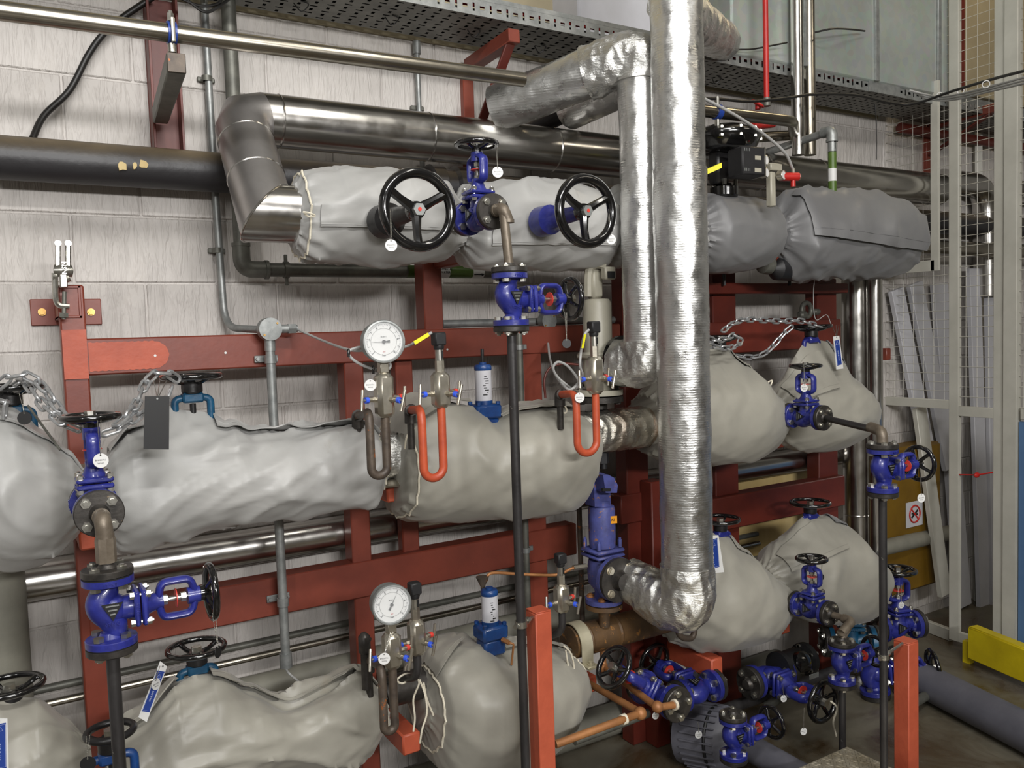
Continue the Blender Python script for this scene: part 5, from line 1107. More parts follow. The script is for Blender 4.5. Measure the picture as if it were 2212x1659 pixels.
# clamp on the left post
t = thing('beam_clamp', at(135, 600, .34), 'galvanised scaffold-type clamp standing on the open box section, upper left', 'clamp')
s_ = mpp(at(140, 600, .3)); pz = lambda px, py: at(px, py, .30)
q = MB(); a, b_ = pz(136, 620), pz(136, 555)
for s1 in (-1, 1): q.beam(pz(136+s1*11, 578), pz(136+s1*11, 524), .011, .014); q.cyl(pz(136+s1*11, 526)-Y*.01, pz(136+s1*11, 526)+Y*.01, .009, 10)
g = []
for i in range(9):
    f = i/8; zc = pz(136, 572+28*0+(592-566)*f).z; g.append([V((pz(136, 575).x+sx*(.022+.004*math.sin(pi*f)), -.30-.012*math.sin(pi*f)-(.006 if abs(sx) < .5 else 0), zc)) for sx in (-1, -.33, .33, 1)])
q.sheet(g, .012, lambda i, j: Y); q.beam(pz(136, 592), pz(138, 622), .034, .02); q.build('jaw', 'zinc', t)
text('NSN', .018, pz(137, 580)+V((0, -.0235, 0)), Z*-1, X, 'zinc', t, 'cast_lettering', .0015)
q = MB(); q.tube(fillet([pz(118, 590), pz(120, 640), pz(124, 660), pz(150, 662)], .03, 6), .0085, 8); q.cyl(pz(114, 598), pz(124, 598), .012, 6); q.cyl(pz(140, 605), pz(150, 600), .010, 8); q.build('hook_arm', 'zinc', t)
q = MB(); q.cyl(pz(138, 690), pz(139, 630), .006, 10); q.cyl(pz(138, 686), pz(138, 676), .013, 6); q.build('bolt', 'galvd', t)
# ============================================================ FLOOR LEVEL AND THE RIGHT BACKGROUND
def atz(px, py, z):
    r = FW+RT*((px-1106)/F)-UP*((py-829.5)/F); return CAM+r*((z-CAM.z)/r.z)
def redpost(px, py, d, w, label):
    c = at(px, py, d); t = thing('red_post', (c.x, c.y, 0), label, 'post')
    q = MB(); q.box((c.x, c.y, c.z/2), (w, w, c.z), ch=.003); q.build('tube', 'red2', t)
    q = MB(); q.box((c.x, c.y, c.z+.002), (w*.97, w*.97, .004), ch=.001); q.build('cap', 'red2', t)
    q = MB(); q.box((c.x, c.y, .004), (w*2, w*2, .008), ch=.001); q.build('base_plate', 'red2', t); return c
c1 = redpost(1163, 1318, .98, .058, 'upright orange-red post in the foreground beside the central black pipe')
c2 = redpost(1957, 1384, 1.24, .062, 'upright orange-red post in the foreground at the bottom right')
def pclip(pc, pp, z, label):
    t = thing('pipe_clip', (pp.x, pp.y, z), label, 'clip'); q = MB(); q.lathe([(.0142, -.009), (.019, -.009), (.019, .009), (.0142, .009)], V((pp.x, pp.y, z)), Z, 20, closed=True); q.build('ring', 'zinc', t)
    d = V((pc.x-pp.x, pc.y-pp.y, 0)).normalized(); q = MB(); q.cyl(V((pp.x, pp.y, z))+d*.016, V((pc.x, pc.y, z))-d*.0, .0055, 10); q.cyl(V((pp.x, pp.y, z))+d*.03, V((pp.x, pp.y, z))+d*.042, .010, 6); q.cyl(V((pp.x, pp.y, z))-d*.016, V((pp.x, pp.y, z))-d*.03, .008, 6); q.build('stud', 'zinc', t)
pclip(c1, cM2, at(1125, 1342, 1.0).z, 'small steel clip tying the central black pipe to its red post')
pclip(c2, cR2, at(1912, 1405, 1.25).z, 'small steel clip tying the right black pipe to its red post')
# copper-coloured pipes at the lower centre
o = pipe('brown_pipe', fillet([at(1303, 1395, .52), at(1303, 1440, .52), at(1420, 1528, .93), at(1462, 1522, .93)], .03, 6), .0125, 'copper', 'brown pipe from the rusty header down to the worn blue valve', 'pipe', 16)
for p, a in ((at(1305, 1444, .53), (0, 0, 1)), (at(1420, 1527, .93), (1, 0, 0))): q = MB(); q.ball(p, .021, 14); q.build('elbow', 'copper', o)
q = MB(); q.lathe([(.014, 0), (.019, 0), (.019, .01)], at(1455, 1523, .93), X, 16); q.build('tape_ring', 'cord', o)
o = pipe('brown_pipe', fillet([at(1275, 1478, .6), at(1385, 1540, .9), at(1330, 1560, .92), at(1200, 1608, .9)], .03, 6), .013, 'copper', 'second brown pipe turning back under the stained jacket', 'pipe', 16)
q = MB(); q.ball(at(1383, 1541, .9), .023, 14); q.build('elbow', 'copper', o); q = MB(); q.lathe([(.0135, 0), (.018, .0), (.018, .018)], at(1352, 1552, .91), (at(1200, 1608, .9)-at(1330, 1560, .92)), 16); q.build('tape_ring', 'cord', o)
o = pipe('copper_tube', bez([at(1262, 1225, .6), at(1235, 1228, .6), at(1200, 1242, .58), at(1120, 1240, .56), at(1062, 1238, .56), at(1050, 1255, .56)], 6), .0055, 'copper', 'thin copper tube running left from the blue safety valve to a small funnel', 'tube', 10)
t = thing('funnel', at(1042, 1255, .56), 'small rusty funnel above the lower white-cylinder trap', 'funnel'); q = MB(); q.lathe([(.024, 0), (.008, -.035), (.007, -.06)], at(1042, 1246, .56), Z, 18); q.build('cone', 'siph', t, fix=False)
t = thing('tube_fitting', at(1248, 1226, .6), 'bright compression fitting on the copper tube at the blue safety valve', 'fitting'); q = MB(); a, b_ = at(1238, 1227, .6), at(1266, 1223, .6); q.cyl(a, b_, .011, 6); q.build('nut', 'nickel', t)
pipe('upright_pipe', [at(1249, 1020, .4), at(1258, 1340, .4)], .0105, 'siph', 'thin dark upright pipe behind the blue safety valve', 'pipe', 12)
t = thing('hose_coupling', at(1305, 985, .5), 'dark coupling hanging under the rust-stained foil pipe', 'fitting'); q = MB(); q.cyl(at(1303, 968, .52), at(1304, 1012, .52), .014, 12); q.cyl(at(1303, 978, .52), at(1304, 1000, .52), .022, 6); q.build('body', 'rubber', t)
# chequer plate step
zc = .22; cp = atz(1830, 1612, zc)
t = thing('chequer_plate_step', cp+V((-.5, -.4, 0)), 'aluminium chequer plate corner at the bottom right edge of the photo', 'step')
q = MB(); q.box(cp+V((-.6, -.5, -.004)), (1.2, 1.0, .006), ch=.001); q.build('plate', 'tread', t)
q = MB(); q.box(cp+V((-.6, -.5, -.03)), (1.16, .96, .04)); q.build('frame', 'galvd', t)
for sx in (0, 1):
    for sy in (0, 1): q = MB(); q.box((cp.x-.05-sx*1.1, cp.y-.05-sy*.9, (zc-.05)/2), (.04, .04, zc-.05)); q.build('leg', 'galvd', t)
q = MB(); st = .021
for i in range(46):
    for j in range(30):
        d = V((1, 1, 0)).normalized() if ((i//2+j//2) % 2) else V((1, -1, 0)).normalized(); p = cp+V((-.012-i*st*.75, -.012-j*st*.75, 0)); n_ = V((-d.y, d.x, 0))
        a = [p-d*.009, p+n_*.0022, p+d*.009, p-n_*.0022, p+Z*.0016]; q.add(a, [(0, 1, 4), (1, 2, 4), (2, 3, 4), (3, 0, 4)])
o = q.build('raised_treads', 'tread', t, smooth=0, fix=False); o['kind'] = 'stuff'
# grey lying kerb pipe, yellow guard
a, b_ = atz(1962, 1452, .09), atz(2330, 1640, .09)
q = MB(); q.tube([a, b_], .085, 30); o = q.build('kerb_pipe', 'greyp', loc=a); tag(o, 'thick grey pipe lying on the floor in front of the mesh cage', 'pipe')
t = thing('guard_rail', atz(2150, 1430, .12), 'yellow painted steel guard in front of the mesh cage, right edge', 'guard')
a, b_ = atz(2092, 1392, .12), atz(2330, 1492, .12); u = (b_-a).normalized(); q = MB(); q.box((a+b_)/2+V((0, 0, .01)), ((b_-a).length, .012, .17), (u, Z.cross(u), Z), ch=.004); q.box((a+b_)/2+V((0, 0, .095))+Z.cross(u)*.03, ((b_-a).length, .06, .012), (u, Z.cross(u), Z), ch=.004); q.build('plate', 'yellow', t)
q = MB(); q.box(a+V((.05, .03, -.06)), (.04, .04, .12)); q.build('foot', 'yellow', t)
# mesh cage panels: planes perpendicular to the wall
XC = 4.475
def yat(px, Xp):                       # distance from the wall at which the vertical plane x = Xp shows at column px (near mid height)
    r = FW+RT*((px-1106)/F); return 3.08-Xp/r.x*r.y
def zat(px, py, Xp): r = FW+RT*((px-1106)/F)-UP*((py-829.5)/F); return CAM.z+Xp/r.x*r.z
def panel(name, label, Xp, d0, d1, z0, z1, fw=.045, rails=(), nv=8, hs=.05, foot=None, posts=(1, 1), mesh=True, fill=None, bot=True, top=True):
    t = thing(name, (Xp, -(d0+d1)/2, z0), label, 'mesh panel')
    for k, dd in enumerate((d0, d1)):
        if posts[k]:
            z_ = foot if foot is not None else z0; q = MB(); q.box((Xp, -dd, (z_+z1)/2), (.03, fw, z1-z_), ch=.002); q.build('upright', 'cagep', t)
    rl = ([z0+fw/2] if bot else [])+([z1-fw/2] if top else [])+list(rails)
    for zr in rl: q = MB(); q.box((Xp, -(d0+d1)/2, zr), (.028, abs(d1-d0), fw), ch=.002); q.build('rail', 'cagep', t)
    if mesh:
        q = MB()
        for i in range(1, nv): y = -(d0+(d1-d0)*i/nv); q.tube([V((Xp, y, z0)), V((Xp, y, z1))], .0016, 4)
        n = int((z1-z0)/hs)
        for i in range(1, n): q.tube([V((Xp-.003, -d0, z0+i*hs)), V((Xp-.003, -d1, z0+i*hs))], .0016, 4)
        o = q.build('wire_mesh', 'cagep', t, fix=False); o['kind'] = 'stuff'
    return t
dA, dB, dC, dD = yat(1834, XC), yat(2063, XC), yat(2160, XC), yat(2186, XC)
panel('mesh_panel', 'back mesh panel of the grey cage, farthest left, standing on one tall post', XC, dA, dB, zat(2000, 880, XC), zat(1834, 30, XC), .05, nv=11, foot=None, posts=(1, 0))
panel('mesh_panel', 'tall mesh panel of the grey cage between the single post and the double post', XC, dB, dC, .05, 5.2, .055, rails=(zat(2110, 890, XC),), nv=4, hs=.05, mesh=False)
t = [o for o in COL.objects if o.name == 'mesh_panel.001'][0]
q = MB()
z0 = zat(2110, 880, XC)
for i in range(1, 4): y = -(dB+(dC-dB)*i/4); q.tube([V((XC, y, z0)), V((XC, y, 5.2))], .0016, 4)
for i in range(60): q.tube([V((XC-.003, -dB, z0+i*.055)), V((XC-.003, -dC, z0+i*.055))], .0016, 4)
q.build('wire_mesh', 'cagep', t, fix=False)['kind'] = 'stuff'
t = thing('cage_door', (XC, -dD-.3, .1), 'cage door with blue lower panel at the right edge', 'door')
q = MB(); q.box((XC, -dD, 2.65), (.05, .07, 5.1), ch=.003); q.build('upright', 'cagep', t)
q = MB(); q.box((XC, -dD-.45, zat(2200, 893, XC)), (.03, .8, .06), ch=.002); q.build('rail', 'cagep', t)
q = MB(); q.box((XC, -dD-.45, (zat(2200, 910, XC)+.15)/2), (.02, .82, zat(2200, 910, XC)-.15), ch=.002); q.build('blue_panel', 'bluep', t)
q = MB(); z0 = zat(2200, 880, XC)
for i in range(60): q.tube([V((XC, -dD, z0+i*.055)), V((XC, -dD-.8, z0+i*.055))], .0016, 4)
for i in range(14): q.tube([V((XC, -dD-.06*i, z0)), V((XC, -dD-.06*i, 5.2))], .0016, 4)
q.build('wire_mesh', 'cagep', t, fix=False)['kind'] = 'stuff'
XD = 4.36; d0, d1 = yat(1900, XD), yat(2021, XD)
t = thing('mesh_panel', (XD, -(d0+d1)/2, 1.9), 'short grey frame hanging in front of the back mesh panel, left of the cage post', 'mesh panel')
zb_, zt_2 = zat(2021, 585, XD), zat(2021, 175, XD)
q = MB(); q.box((XD, -d1, (zb_+zt_2)/2), (.02, .045, zt_2-zb_), ch=.002); q.build('upright', 'cagep', t)
for zz in (zb_+.03, zt_2-.03): q = MB(); q.box((XD, -(d0+d1)/2, zz), (.02, abs(d1-d0), .06), ch=.002); q.build('rail', 'cagep', t)
# pale column behind the mesh and shelving boards
vpipe('pale_column', 2112, 400, .035, .03, 0, 5.0, 'cagep', 'pale vertical column behind the mesh cage, upper right', 4)['category'] = 'column'
rb = random.Random(4)
def board(px0, py0, px1, py1, w, d0, d1, label, th=.03, mat='paper'):
    a, b_ = at(px0, py0, d0), at(px1, py1, d1); q = MB(); ax = (b_-a).normalized(); q.beam(a, b_, w, th, Y, .003); o = q.build('leaning_board', mat, loc=(a+b_)/2); tag(o, label, 'board'); return o
board(1935, 625, 2010, 1010, .12, .05, .09, 'leftmost white board leaning behind the mesh cage')
board(1975, 612, 2052, 1010, .13, .07, .11, 'second white board leaning behind the mesh cage')
board(2028, 612, 2080, 1310, .15, .04, .08, 'wide third white board leaning behind the mesh cage post', mat='paper')
board(2102, 580, 2128, 1440, .12, .08, .12, 'tall white board leaning between the single and double cage posts')
board(2138, 582, 2150, 1440, .10, .10, .14, 'narrow white board just left of the double cage post')
board(1985, 880, 2040, 1285, .10, .16, .22, 'beige board standing low behind the mesh cage', mat='cagep')
# amber crate with prohibition sign
ca, cb = at(1905, 1280, .06), at(2003, 950, .06)
t = thing('amber_bin', ((ca.x+cb.x)/2, -.1, ca.z), 'dark amber plastic bin with a no-climbing style sign behind the far right valves', 'bin')
q = MB(); q.box(((ca.x+cb.x)/2-.1, -.08, (ca.z+cb.z)/2), (cb.x-ca.x+.2, .14, cb.z-ca.z), ch=.015); q.build('shell', 'yellowd', t)
sg = at(1975, 1110, .155); q = MB(); q.box(sg, (.16, .003, .15)); sgo = q.build('sign', 'paper', t)
q = MB(); q.torus(sg-Y*.003, Y, .05, .005, 30, 6); q.beam(sg+V((-.035, -.003, .035)), sg+V((.035, -.003, -.035)), .009, .003, Y, 0); q.build('red_ring', 'sprink', sgo)
q = MB(); q.beam(sg+V((-.03, -.002, -.02)), sg+V((.03, -.002, .02)), .012, .003, Y, 0); q.beam(sg+V((-.03, -.002, .005)), sg+V((.03, -.002, -.005)), .008, .003, Y, 0); q.build('black_symbol', 'ink', sgo)
pipe('beige_pipe', [at(1900, 1185, .2), at(2052, 1150, .12)], .045, 'pillar', 'beige pipe crossing in front of the amber bin', n=24)
a, b_ = atz(1945, 1330, .035), atz(2056, 1372, .035); q = MB(); q.beam(a, b_, .03, .07, Z, .003); o = q.build('kick_rail', 'cagep', loc=a); tag(o, 'low beige rail at the foot of the mesh cage', 'rail')
# plywood behind the rack
a, b_ = at(1592, 1345, .03), at(1742, 1010, .03); q = MB(); q.box(((a.x+b_.x)/2, -.03, (a.z+b_.z)/2), (b_.x-a.x, .018, b_.z-a.z), ch=.002); o = q.build('plywood_board', 'wood', loc=(a.x, -.03, a.z)); tag(o, 'pale plywood board behind the right cone jackets', 'board')
c = at(1920, 765, .13); s_ = mpp(c); q = MB(); q.box((c.x, c.y/2, c.z), (26*s_*.6, -c.y, 26*s_), ch=.004); o = q.build('red_arm_end', 'red', loc=c); tag(o, 'small red square tube end right of the clad vertical pipes', 'bracket')
c = at(1880, 545, .35)
# red ribbon tied to the cage
c = CAM+(at(2110, 1026, .5)-CAM)*((XC-.03)/at(2110, 1026, .5).x); q = MB(); q.ball(c, .02, 10, (1.2, .6, .8)); q.tube([V((XC, -dB, c.z-.02)), c, V((XC, -dC, c.z+.03))], .004, 8); o = q.build('red_rag', 'sprink', loc=c); tag(o, 'red rag tied between the cage posts', 'rag')
# right-hand loose fittings near the post
t = thing('grey_fitting', at(1995, 1510, .8), 'dull grey pipe fitting on the floor right of the red post', 'fitting'); q = MB(); a, b_ = at(1975, 1518, .8), at(2008, 1498, .75); q.cyl(a, b_, .022, 16); q.cyl(b_, b_+(b_-a)*.25, .016, 12); q.cyl(b_+(b_-a)*.2, b_+(b_-a)*.2-Z*.04, .014, 12); q.build('body', 'galvd', t)

pipe('low_pipe', [at(1560, 1535, .5), at(1930, 1405, .5)], .026, 'dpipe', 'dark pipe running low behind the floor tangle of valves', 'pipe', 18)
pipe('grey_floor_pipe', [atz(1612, 1610, .10), atz(1830, 1735, .10)], .055, 'greyp', 'grey pipe end lying on the floor left of the chequer plate', 'pipe', 26)
pipe('stub_pipe', [at(1655, 1525, .55), at(1700, 1500, .62)], .02, 'galvd', 'short dull pipe stub behind the wheel that faces the viewer', 'pipe', 16)
pipe('steel_rod', [at(60, 876, .62), at(130, 972, .70)], .003, 'galvd', 'thin steel rod slanting from the chain to the left edge jacket', 'rod', 8)
pipe('tie_cord', bez([at(1795, 1515, .95), at(1808, 1530, .95), at(1800, 1560, .93), at(1806, 1590, .9)], 6), .004, 'cord', 'dirty cord hanging beside the short black upright pipe', 'cord', 6)
# ============================================================ CHAINS, TAGS, CABLES
def linkmesh():
    q = MB(); L, W, r = .0140, .0100, .0042; pts = []
    for k in range(9): a = -pi/2+pi*k/8; pts.append(V((L+W*math.cos(a), W*math.sin(a), 0)))
    for k in range(9): a = pi/2+pi*k/8; pts.append(V((-L+W*math.cos(a), W*math.sin(a), 0)))
    q.tube(pts, r, 8, closed=True); o = q.build('link', 'chain'); me = o.data; bpy.data.objects.remove(o); return me
LM = linkmesh()
def chain(label, pts, twist=.4, sc_=1.0, pitch=.0392):
    cv = bez(pts, 40); t = thing('chain', cv[0], label, 'chain'); pitch *= sc_; acc = 0; res = [(cv[0], None)]; last = cv[0]
    P = [cv[0]]
    for p in cv[1:]:
        if (p-P[-1]).length >= pitch: P.append(P[-1]+(p-P[-1]).normalized()*pitch)
    for i in range(len(P)-1):
        a, b_ = P[i], P[i+1]; d = (b_-a).normalized(); u, v, w_ = frame(d, (0.2, .3, 1)); an = twist+(pi/2 if i % 2 else 0)
        y = u*math.cos(an)+v*math.sin(an); z = d.cross(y); o = bpy.data.objects.new('link', LM); COL.objects.link(o); o.parent = t; chl(t, o)
        q = Matrix((d*sc_, y*sc_, z*sc_)).transposed().to_4x4(); o.rotation_euler = q.to_euler(); o.scale = (sc_,)*3; o.location = (a+b_)/2-cv[0]
    return t
chain('silver chain draped over the left wheel and down to the blue valve wheel', [at(-30, 862, .62), at(8, 822, .64), at(45, 808, .66), at(80, 822, .68), at(105, 852, .72), at(128, 885, .76), at(150, 908, .80), at(180, 915, .82)], .5)
chain('second strand of silver chain beside the first, left of the blue valve wheel', [at(20, 838, .58), at(50, 822, .62), at(72, 845, .68), at(92, 875, .72), at(120, 900, .78), at(150, 922, .80), at(200, 935, .80)], 1.1)
chain('silver chain rising from the blue valve wheel to the wheel on the long jacket', [at(250, 918, .80), at(272, 900, .78), at(292, 878, .74), at(304, 850, .70), at(318, 822, .66), at(345, 802, .64), at(375, 812, .62), at(392, 828, .60)], .3)
chain('lower strand of silver chain behind the black card', [at(222, 938, .80), at(250, 930, .80), at(275, 915, .78), at(300, 895, .75), at(330, 880, .7), at(362, 862, .62), at(372, 830, .60)], .9)
chain('silver chain wound round the left edge wheel stem', [at(-10, 862, .6), at(12, 868, .63), at(22, 885, .63), at(10, 900, .62), at(-10, 905, .6)], .2)
chain('grey chain stretched between the two right wheels, middle row', [at(1562, 716, .64), at(1580, 700, .62), at(1612, 690, .60), at(1650, 692, .60), at(1690, 694, .60), at(1725, 692, .60), at(1752, 700, .60), at(1775, 706, .60)], .6)
chain('grey chain sagging behind the right cone jackets', [at(1590, 768, .5), at(1620, 772, .52), at(1650, 765, .54), at(1675, 742, .56), at(1695, 718, .58), at(1715, 702, .6)], .8)
chain('grey chain heaped on the wheel right of the tall foil riser', [at(1512, 722, .66), at(1540, 735, .66), at(1568, 732, .64), at(1590, 722, .62), at(1602, 738, .64), at(1575, 752, .66), at(1540, 748, .66), at(1515, 742, .66)], .5)
def ballchain(t, a, b_, w_=.006, off=V((0, 0, 0))):
    a, b_ = V(a), V(b_); s = X*w_
    q = MB()
    for sg in (-1, 1):
        for p in sub([b_, a+s*sg*.6], .0035): q.ball(p, .0013, 5)
    q.tube([b_, a-s*.6], .0006, 4); q.tube([b_, a+s*.6], .0006, 4)
    q.build('ball_chain', 'zinc', t)['kind'] = 'stuff'
def rtag(px, py, d, hx, hy, label, col='white', txt=('BNG0731', 'W002'), r=.0165, sq=1.0, yaw=0.0, dh=None):
    c = at(px, py, d); h = at(hx, hy, dh if dh is not None else d); t = thing('valve_tag', c, label, 'tag')
    n = V((-.3+yaw, -1, .05)).normalized(); u = Z.cross(n).normalized(); v = n.cross(u)
    q = MB(); q.lathe([(r*.985, -.0009), (r, -.0004), (r, .0004), (r*.985, .0009)], c, n, 32); q.build('disc', col, t)
    q = MB(); q.lathe([(.0018, 0), (.0018, .0002)], c+v*r*.72+n*.0009, n, 10); q.build('hole', 'ink' if col == 'white' else 'galvd', t)
    if col == 'white':
        text(txt[0], r*.34, c+v*r*.05+n*.0011, u, v, 'ink', t, 'tag_print', .0001); text(txt[1], r*.34, c-v*r*.38+n*.0011, u, v, 'ink', t, 'tag_print', .0001)
    ballchain(t, h, c+v*r*.72+n*.001); return t
rtag(845, 530, .97, 845, 452, 'round white tag hanging from the left big black wheel, top row'); rtag(1075, 372, .95, 1073, 310, 'round white tag hanging by the top wheel of the upper blue valve')
rtag(1320, 517, .96, 1313, 452, 'round white tag hanging from the right big black wheel, top row'); rtag(218, 995, 1.01, 214, 908, 'round white tag on the upper left blue valve, middle row')
rtag(1252, 859, .90, 1254, 812, 'round white tag beside the right orange siphon'); rtag(1737, 838, .83, 1737, 786, 'round white tag on the right upright blue valve, middle row')
rtag(1990, 1076, 1.3, 1988, 1012, 'round white tag below the wheel of the far right blue valve'); rtag(830, 1423, .97, 846, 1366, 'round white tag on the block under the lower gauge')
rtag(800, 832, .90, 828, 815, 'round white tag half hidden behind the block under the upper gauge'); rtag(1947, 1307, .60, 1947, 1262, 'round white tag on the far lower right blue valve', txt=('BNG0731', 'W010'))
rtag(1857, 1342, .62, 1853, 1292, 'round white tag hanging beside the teal valve wheel', r=.015); rtag(1736, 1580, .88, 1736, 1530, 'round white tag hanging lowest, below the wheel facing the viewer', r=.015)
rtag(1416, 1546, .80, 1416, 1502, 'round white tag in front of the brown pipe elbow near the worn blue valve', r=.0135); rtag(1509, 1587, .66, 1509, 1560, 'round white tag on the grey motor housing', r=.016)
rtag(1693, 1509, .74, 1690, 1478, 'round grey-white tag left of the wheel facing the viewer, floor tangle', r=.015); rtag(1911, 1475, 1.21, 1910, 1412, 'round white tag behind the right black pipe and red post', r=.018)
rtag(53, 903, .7, 45, 850, 'round black tag hanging from the chained wheel at the left edge', 'ink'); rtag(1224, 742, 1.05, 1222, 676, 'round black tag below the small wheel of the lower centre valve', 'ink', r=.014)
rtag(471, 1408, 1.15, 462, 1325, 'dark tag hanging below the wheel of the lower left blue valve', 'ink', r=.014, yaw=1.5); rtag(190, 1650, 1.0, 190, 1590, 'glossy black tag at the bottom edge left of the black pipe', 'ink', r=.017)
rtag(1774, 1247, .8, 1776, 1215, 'small dark tag on the right cone jacket of the bottom row', 'ink', r=.014)
# rectangular tags
def card(c4, d, label, mat='ink', blue=None, txt=None):
    """c4: pixel corners TL TR BR BL, all d from the wall"""
    p = [at(x, y, d) for x, y in c4]; c = sum(p, V((0, 0, 0)))/4; t = thing('valve_label', c, label, 'label'); n = (p[3]-p[0]).cross(p[1]-p[0]).normalized()
    if n.y > 0: n = -n
    q = MB(); q.add(p+[x-n*.002 for x in p], [(0, 1, 2, 3), (7, 6, 5, 4), (0, 4, 5, 1), (1, 5, 6, 2), (2, 6, 7, 3), (3, 7, 4, 0)]); q.build('plate', mat, t, smooth=0)
    top = (p[0]+p[1])/2; bot = (p[2]+p[3])/2; ax = (bot-top); L = ax.length; ax.normalize(); u = (p[1]-p[0]); W = u.length; u = (u-ax*u.dot(ax)).normalized()
    if blue:
        f0, f1 = blue; q = MB(); a = [top+ax*L*f0-u*W*.40, top+ax*L*f0+u*W*.40, top+ax*L*f1+u*W*.40, top+ax*L*f1-u*W*.40]; q.add([x+n*.0006 for x in a], [(0, 1, 2, 3)]); b_ = q.build('blue_field', 'bluetag', t, smooth=0, fix=False)
        q = MB(); q.tube([x+n*.0009+(c-x)*.07 for x in a], .0005, 4, closed=True); q.build('white_border', 'print_white', b_)
        tc = top+ax*L*(f0+.1)+n*.001; q = MB(); s_ = W*.24; q.tube([tc-ax*s_, tc+ax*s_*.6-u*s_, tc+ax*s_*.6+u*s_], .0006, 4, closed=True); q.build('triangle', 'print_white', b_)
        text(txt or 'BVS-B-018', W*.26, top+ax*L*(f0+(f1-f0)*.62)+n*.001, ax, -u, 'print_white', b_, 'label_print', .0001)
    q = MB(); q.lathe([(.0025, 0), (.0025, .001)], top+ax*.006+n*.0005, n, 10); q.build('eyelet', 'galv', t)
    return t, top
t, tp = card([(313, 856), (366, 856), (365, 971), (310, 970)], .80, 'black rectangular card hanging from the wheel of the long left jacket')
for x in (332, 345, 360): q = MB(); q.tube(sub([tp+V((0, -.001, -.006)), at(x, 822, .66)], .005), .0012, 5); q.build('ball_chain', 'zinc', t)
t, tp = card([(346, 1428), (361, 1440), (317, 1560), (299, 1549)], .84, 'blue and white label hanging tilted in front of the long bottom left jacket', 'white', (.13, .86)); 
rtag(337, 1478, .87, 342, 1440, 'small white tag lying over the tilted blue label', r=.014, yaw=1.1)
card([(-22, 1552), (16, 1552), (19, 1668), (-22, 1668)], .82, 'blue and white label cut by the left edge at the bottom', 'white', (.1, .95))
card([(1520, 1158), (1552, 1156), (1564, 1236), (1520, 1240)], .80, 'blue and white label beside the tall foil riser, bottom row', 'white', (.11, .88))
t, tp = card([(1800, 727), (1813, 725), (1822, 796), (1807, 798)], .66, 'slim blue and white label hanging from the right chained wheel', 'white', (.12, .88))
for x in (1797, 1806, 1812): q = MB(); q.tube([tp+V((0, -.001, -.004)), at(x, 702, .62)], .0012, 5); q.build('ball_chain', 'zinc', t)
# cables to the transmitters
o = pipe('cable', bez([at(646, 713, .33), at(700, 737, .5), at(752, 755, .78), at(790, 756, .84), at(820, 745, .85), at(870, 750, .86), at(905, 735, .9), at(933, 718, .92)], 8), .0042, 'cable', 'grey cable from the left round box past the upper gauge to the transmitter', 'cable', 8)
pipe('cable', bez([at(795, 748, .84), at(768, 752, .84), at(752, 762, .84), at(770, 782, .84), at(810, 798, .84), at(842, 795, .84), at(838, 770, .84)], 8), .0042, 'cable', 'grey cable loop tied behind the upper gauge', 'cable', 8)
for p, lb in ((at(753, 760, .85), 'small black tie on the cable loop left of the upper gauge'), (at(806, 796, .85), 'small black tie on the cable loop below the upper gauge')):
    q = MB(); q.torus(p, X, .008, .0018, 16, 6); q.box(p-Z*.010, (.005, .008, .01)); o = q.build('cable_tie', 'rubber', loc=p); tag(o, lb, 'cable tie')
q = MB(); q.beam(at(895, 741, .925), at(926, 722, .935), .011, .002, Y, 0); o = q.build('cable_tie', 'neon', loc=at(910, 730, .93)); tag(o, 'bright yellow tie on the cable beside the upper transmitter', 'cable tie')
pipe('cable', bez([at(1184, 742, .28), at(1188, 775, .4), at(1200, 810, .6), at(1222, 838, .74), at(1245, 838, .80), at(1258, 812, .84), at(1253, 790, .86), at(1255, 760, .86), at(1262, 725, .88), at(1272, 712, .88)], 8), .0045, 'cable', 'grey cable from the centre round box looping to the right transmitter', 'cable', 8)
pipe('cable', bez([at(1232, 838, .76), at(1205, 815, .74), at(1195, 795, .74), at(1205, 782, .74), at(1225, 790, .76), at(1246, 815, .80), at(1248, 828, .8), at(1230, 842, .8), at(1212, 826, .76)], 8), .0045, 'cable', 'coiled grey cable loop left of the right transmitter', 'cable', 8)
q = MB(); q.beam(at(1258, 752, .88), at(1264, 722, .89), .008, .002, Y, 0); o = q.build('cable_tie', 'neon', loc=at(1260, 735, .885)); tag(o, 'yellow tie on the cable above the right manifold', 'cable tie')
pipe('cable', bez([at(1178, 860, .4), at(1176, 820, .4), at(1188, 795, .4), at(1215, 786, .42), at(1255, 788, .46)], 8), .0045, 'redd', 'brown-red cable arcing behind the right manifold', 'cable', 8)
pipe('cable', bez([at(611, 1434, .32), at(625, 1455, .32), at(642, 1470, .36), at(662, 1490, .42)], 8), .004, 'cable', 'pale cable leaving the bottom of the left upright conduit', 'cable', 8)
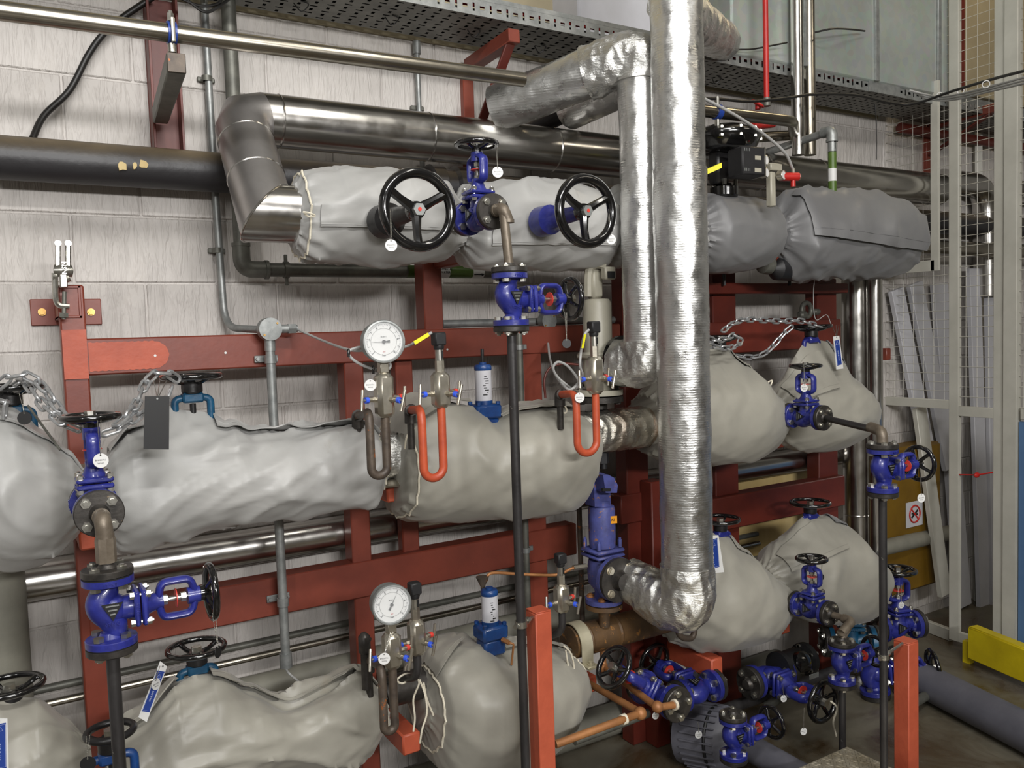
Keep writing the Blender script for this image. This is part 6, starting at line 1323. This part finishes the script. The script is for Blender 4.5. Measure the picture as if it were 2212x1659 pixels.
# black cable and grey bundle swinging toward the right edge
mainc = [at(1500, 213, .62), at(1545, 213, .62), at(1620, 219, .62), at(1700, 212, .62), at(1760, 204, .60), at(1850, 206, .58), at(1920, 222, .56), at(1975, 224, .62), at(2060, 196, .85), at(2140, 172, 1.1), at(2240, 146, 1.4)]
pipe('cable', bez(mainc, 8), .0062, 'cableb', 'black cable swinging under the tray to the upper right corner', 'cable', 10)
for k in range(3):
    pipe('cable', bez([at(1965+8*k, 195+k*4, .42), at(2000, 204+4*k, .5), at(2030, 209+4*k, .62), at(2075, 203+5*k, .85), at(2140, 187+5*k, 1.1), at(2240, 160+7*k, 1.4)], 8), .0048, 'cable', ('upper', 'middle', 'lower')[k]+' grey cable of the bundle leaving the tray at the upper right', 'cable', 8)
for px, py in ((2030, 206), (2075, 196), (2130, 182)):
    q = MB(); c = at(px, py, .62+(px-2030)*.0048); q.torus(c, at(px+20, py-6, .7)-c, .014, .002, 16, 6); o = q.build('cable_tie', 'white', loc=c); tag(o, {2030: 'white tie on the cable bundle nearest the tray', 2075: 'white tie in the middle of the cable bundle', 2130: 'white tie on the cable bundle nearest the photo edge'}[px], 'cable tie')
pipe('cable', bez([at(1890, 225, .3), at(1893, 270, .3), at(1893, 345, .3)], 6), .003, 'cableb', 'thin black cable hanging straight down below the tray at the right', 'cable', 6)
pipe('cable', bez([at(1575, 118, .38), at(1590, 108, .4), at(1625, 106, .42), at(1670, 98, .44), at(1700, 92, .45)], 6), .004, 'cableb', 'thin dark cable rising from the tray across the red sprinkler pipe', 'cable', 8)
pipe('cable', bez([at(1760, 70, .45), at(1800, 62, .5), at(1845, 64, .45), at(1868, 67, .42)], 6), .0045, 'cableb', 'short dark cable in front of the sheet duct', 'cable', 8)
for i, pts in enumerate(([(380, -8), (430, 12), (470, 8), (480, -8)], [(395, -8), (440, 25), (470, 16), (500, -6)])):
    pipe('cable', bez([at(x, y, .2) for x, y in pts], 8), .005, 'cableb', ('upper', 'lower')[i]+' black cable loop sagging from the tray, top left', 'cable', 8)
pipe('wire', bez([at(1760, 598, .52), at(1757, 640, .5), at(1762, 690, .5), at(1785, 680, .5), at(1795, 700, .5)], 8), .0018, 'cable', 'thin pale wire hanging from the dark valve body to the right wheel', 'wire', 6)
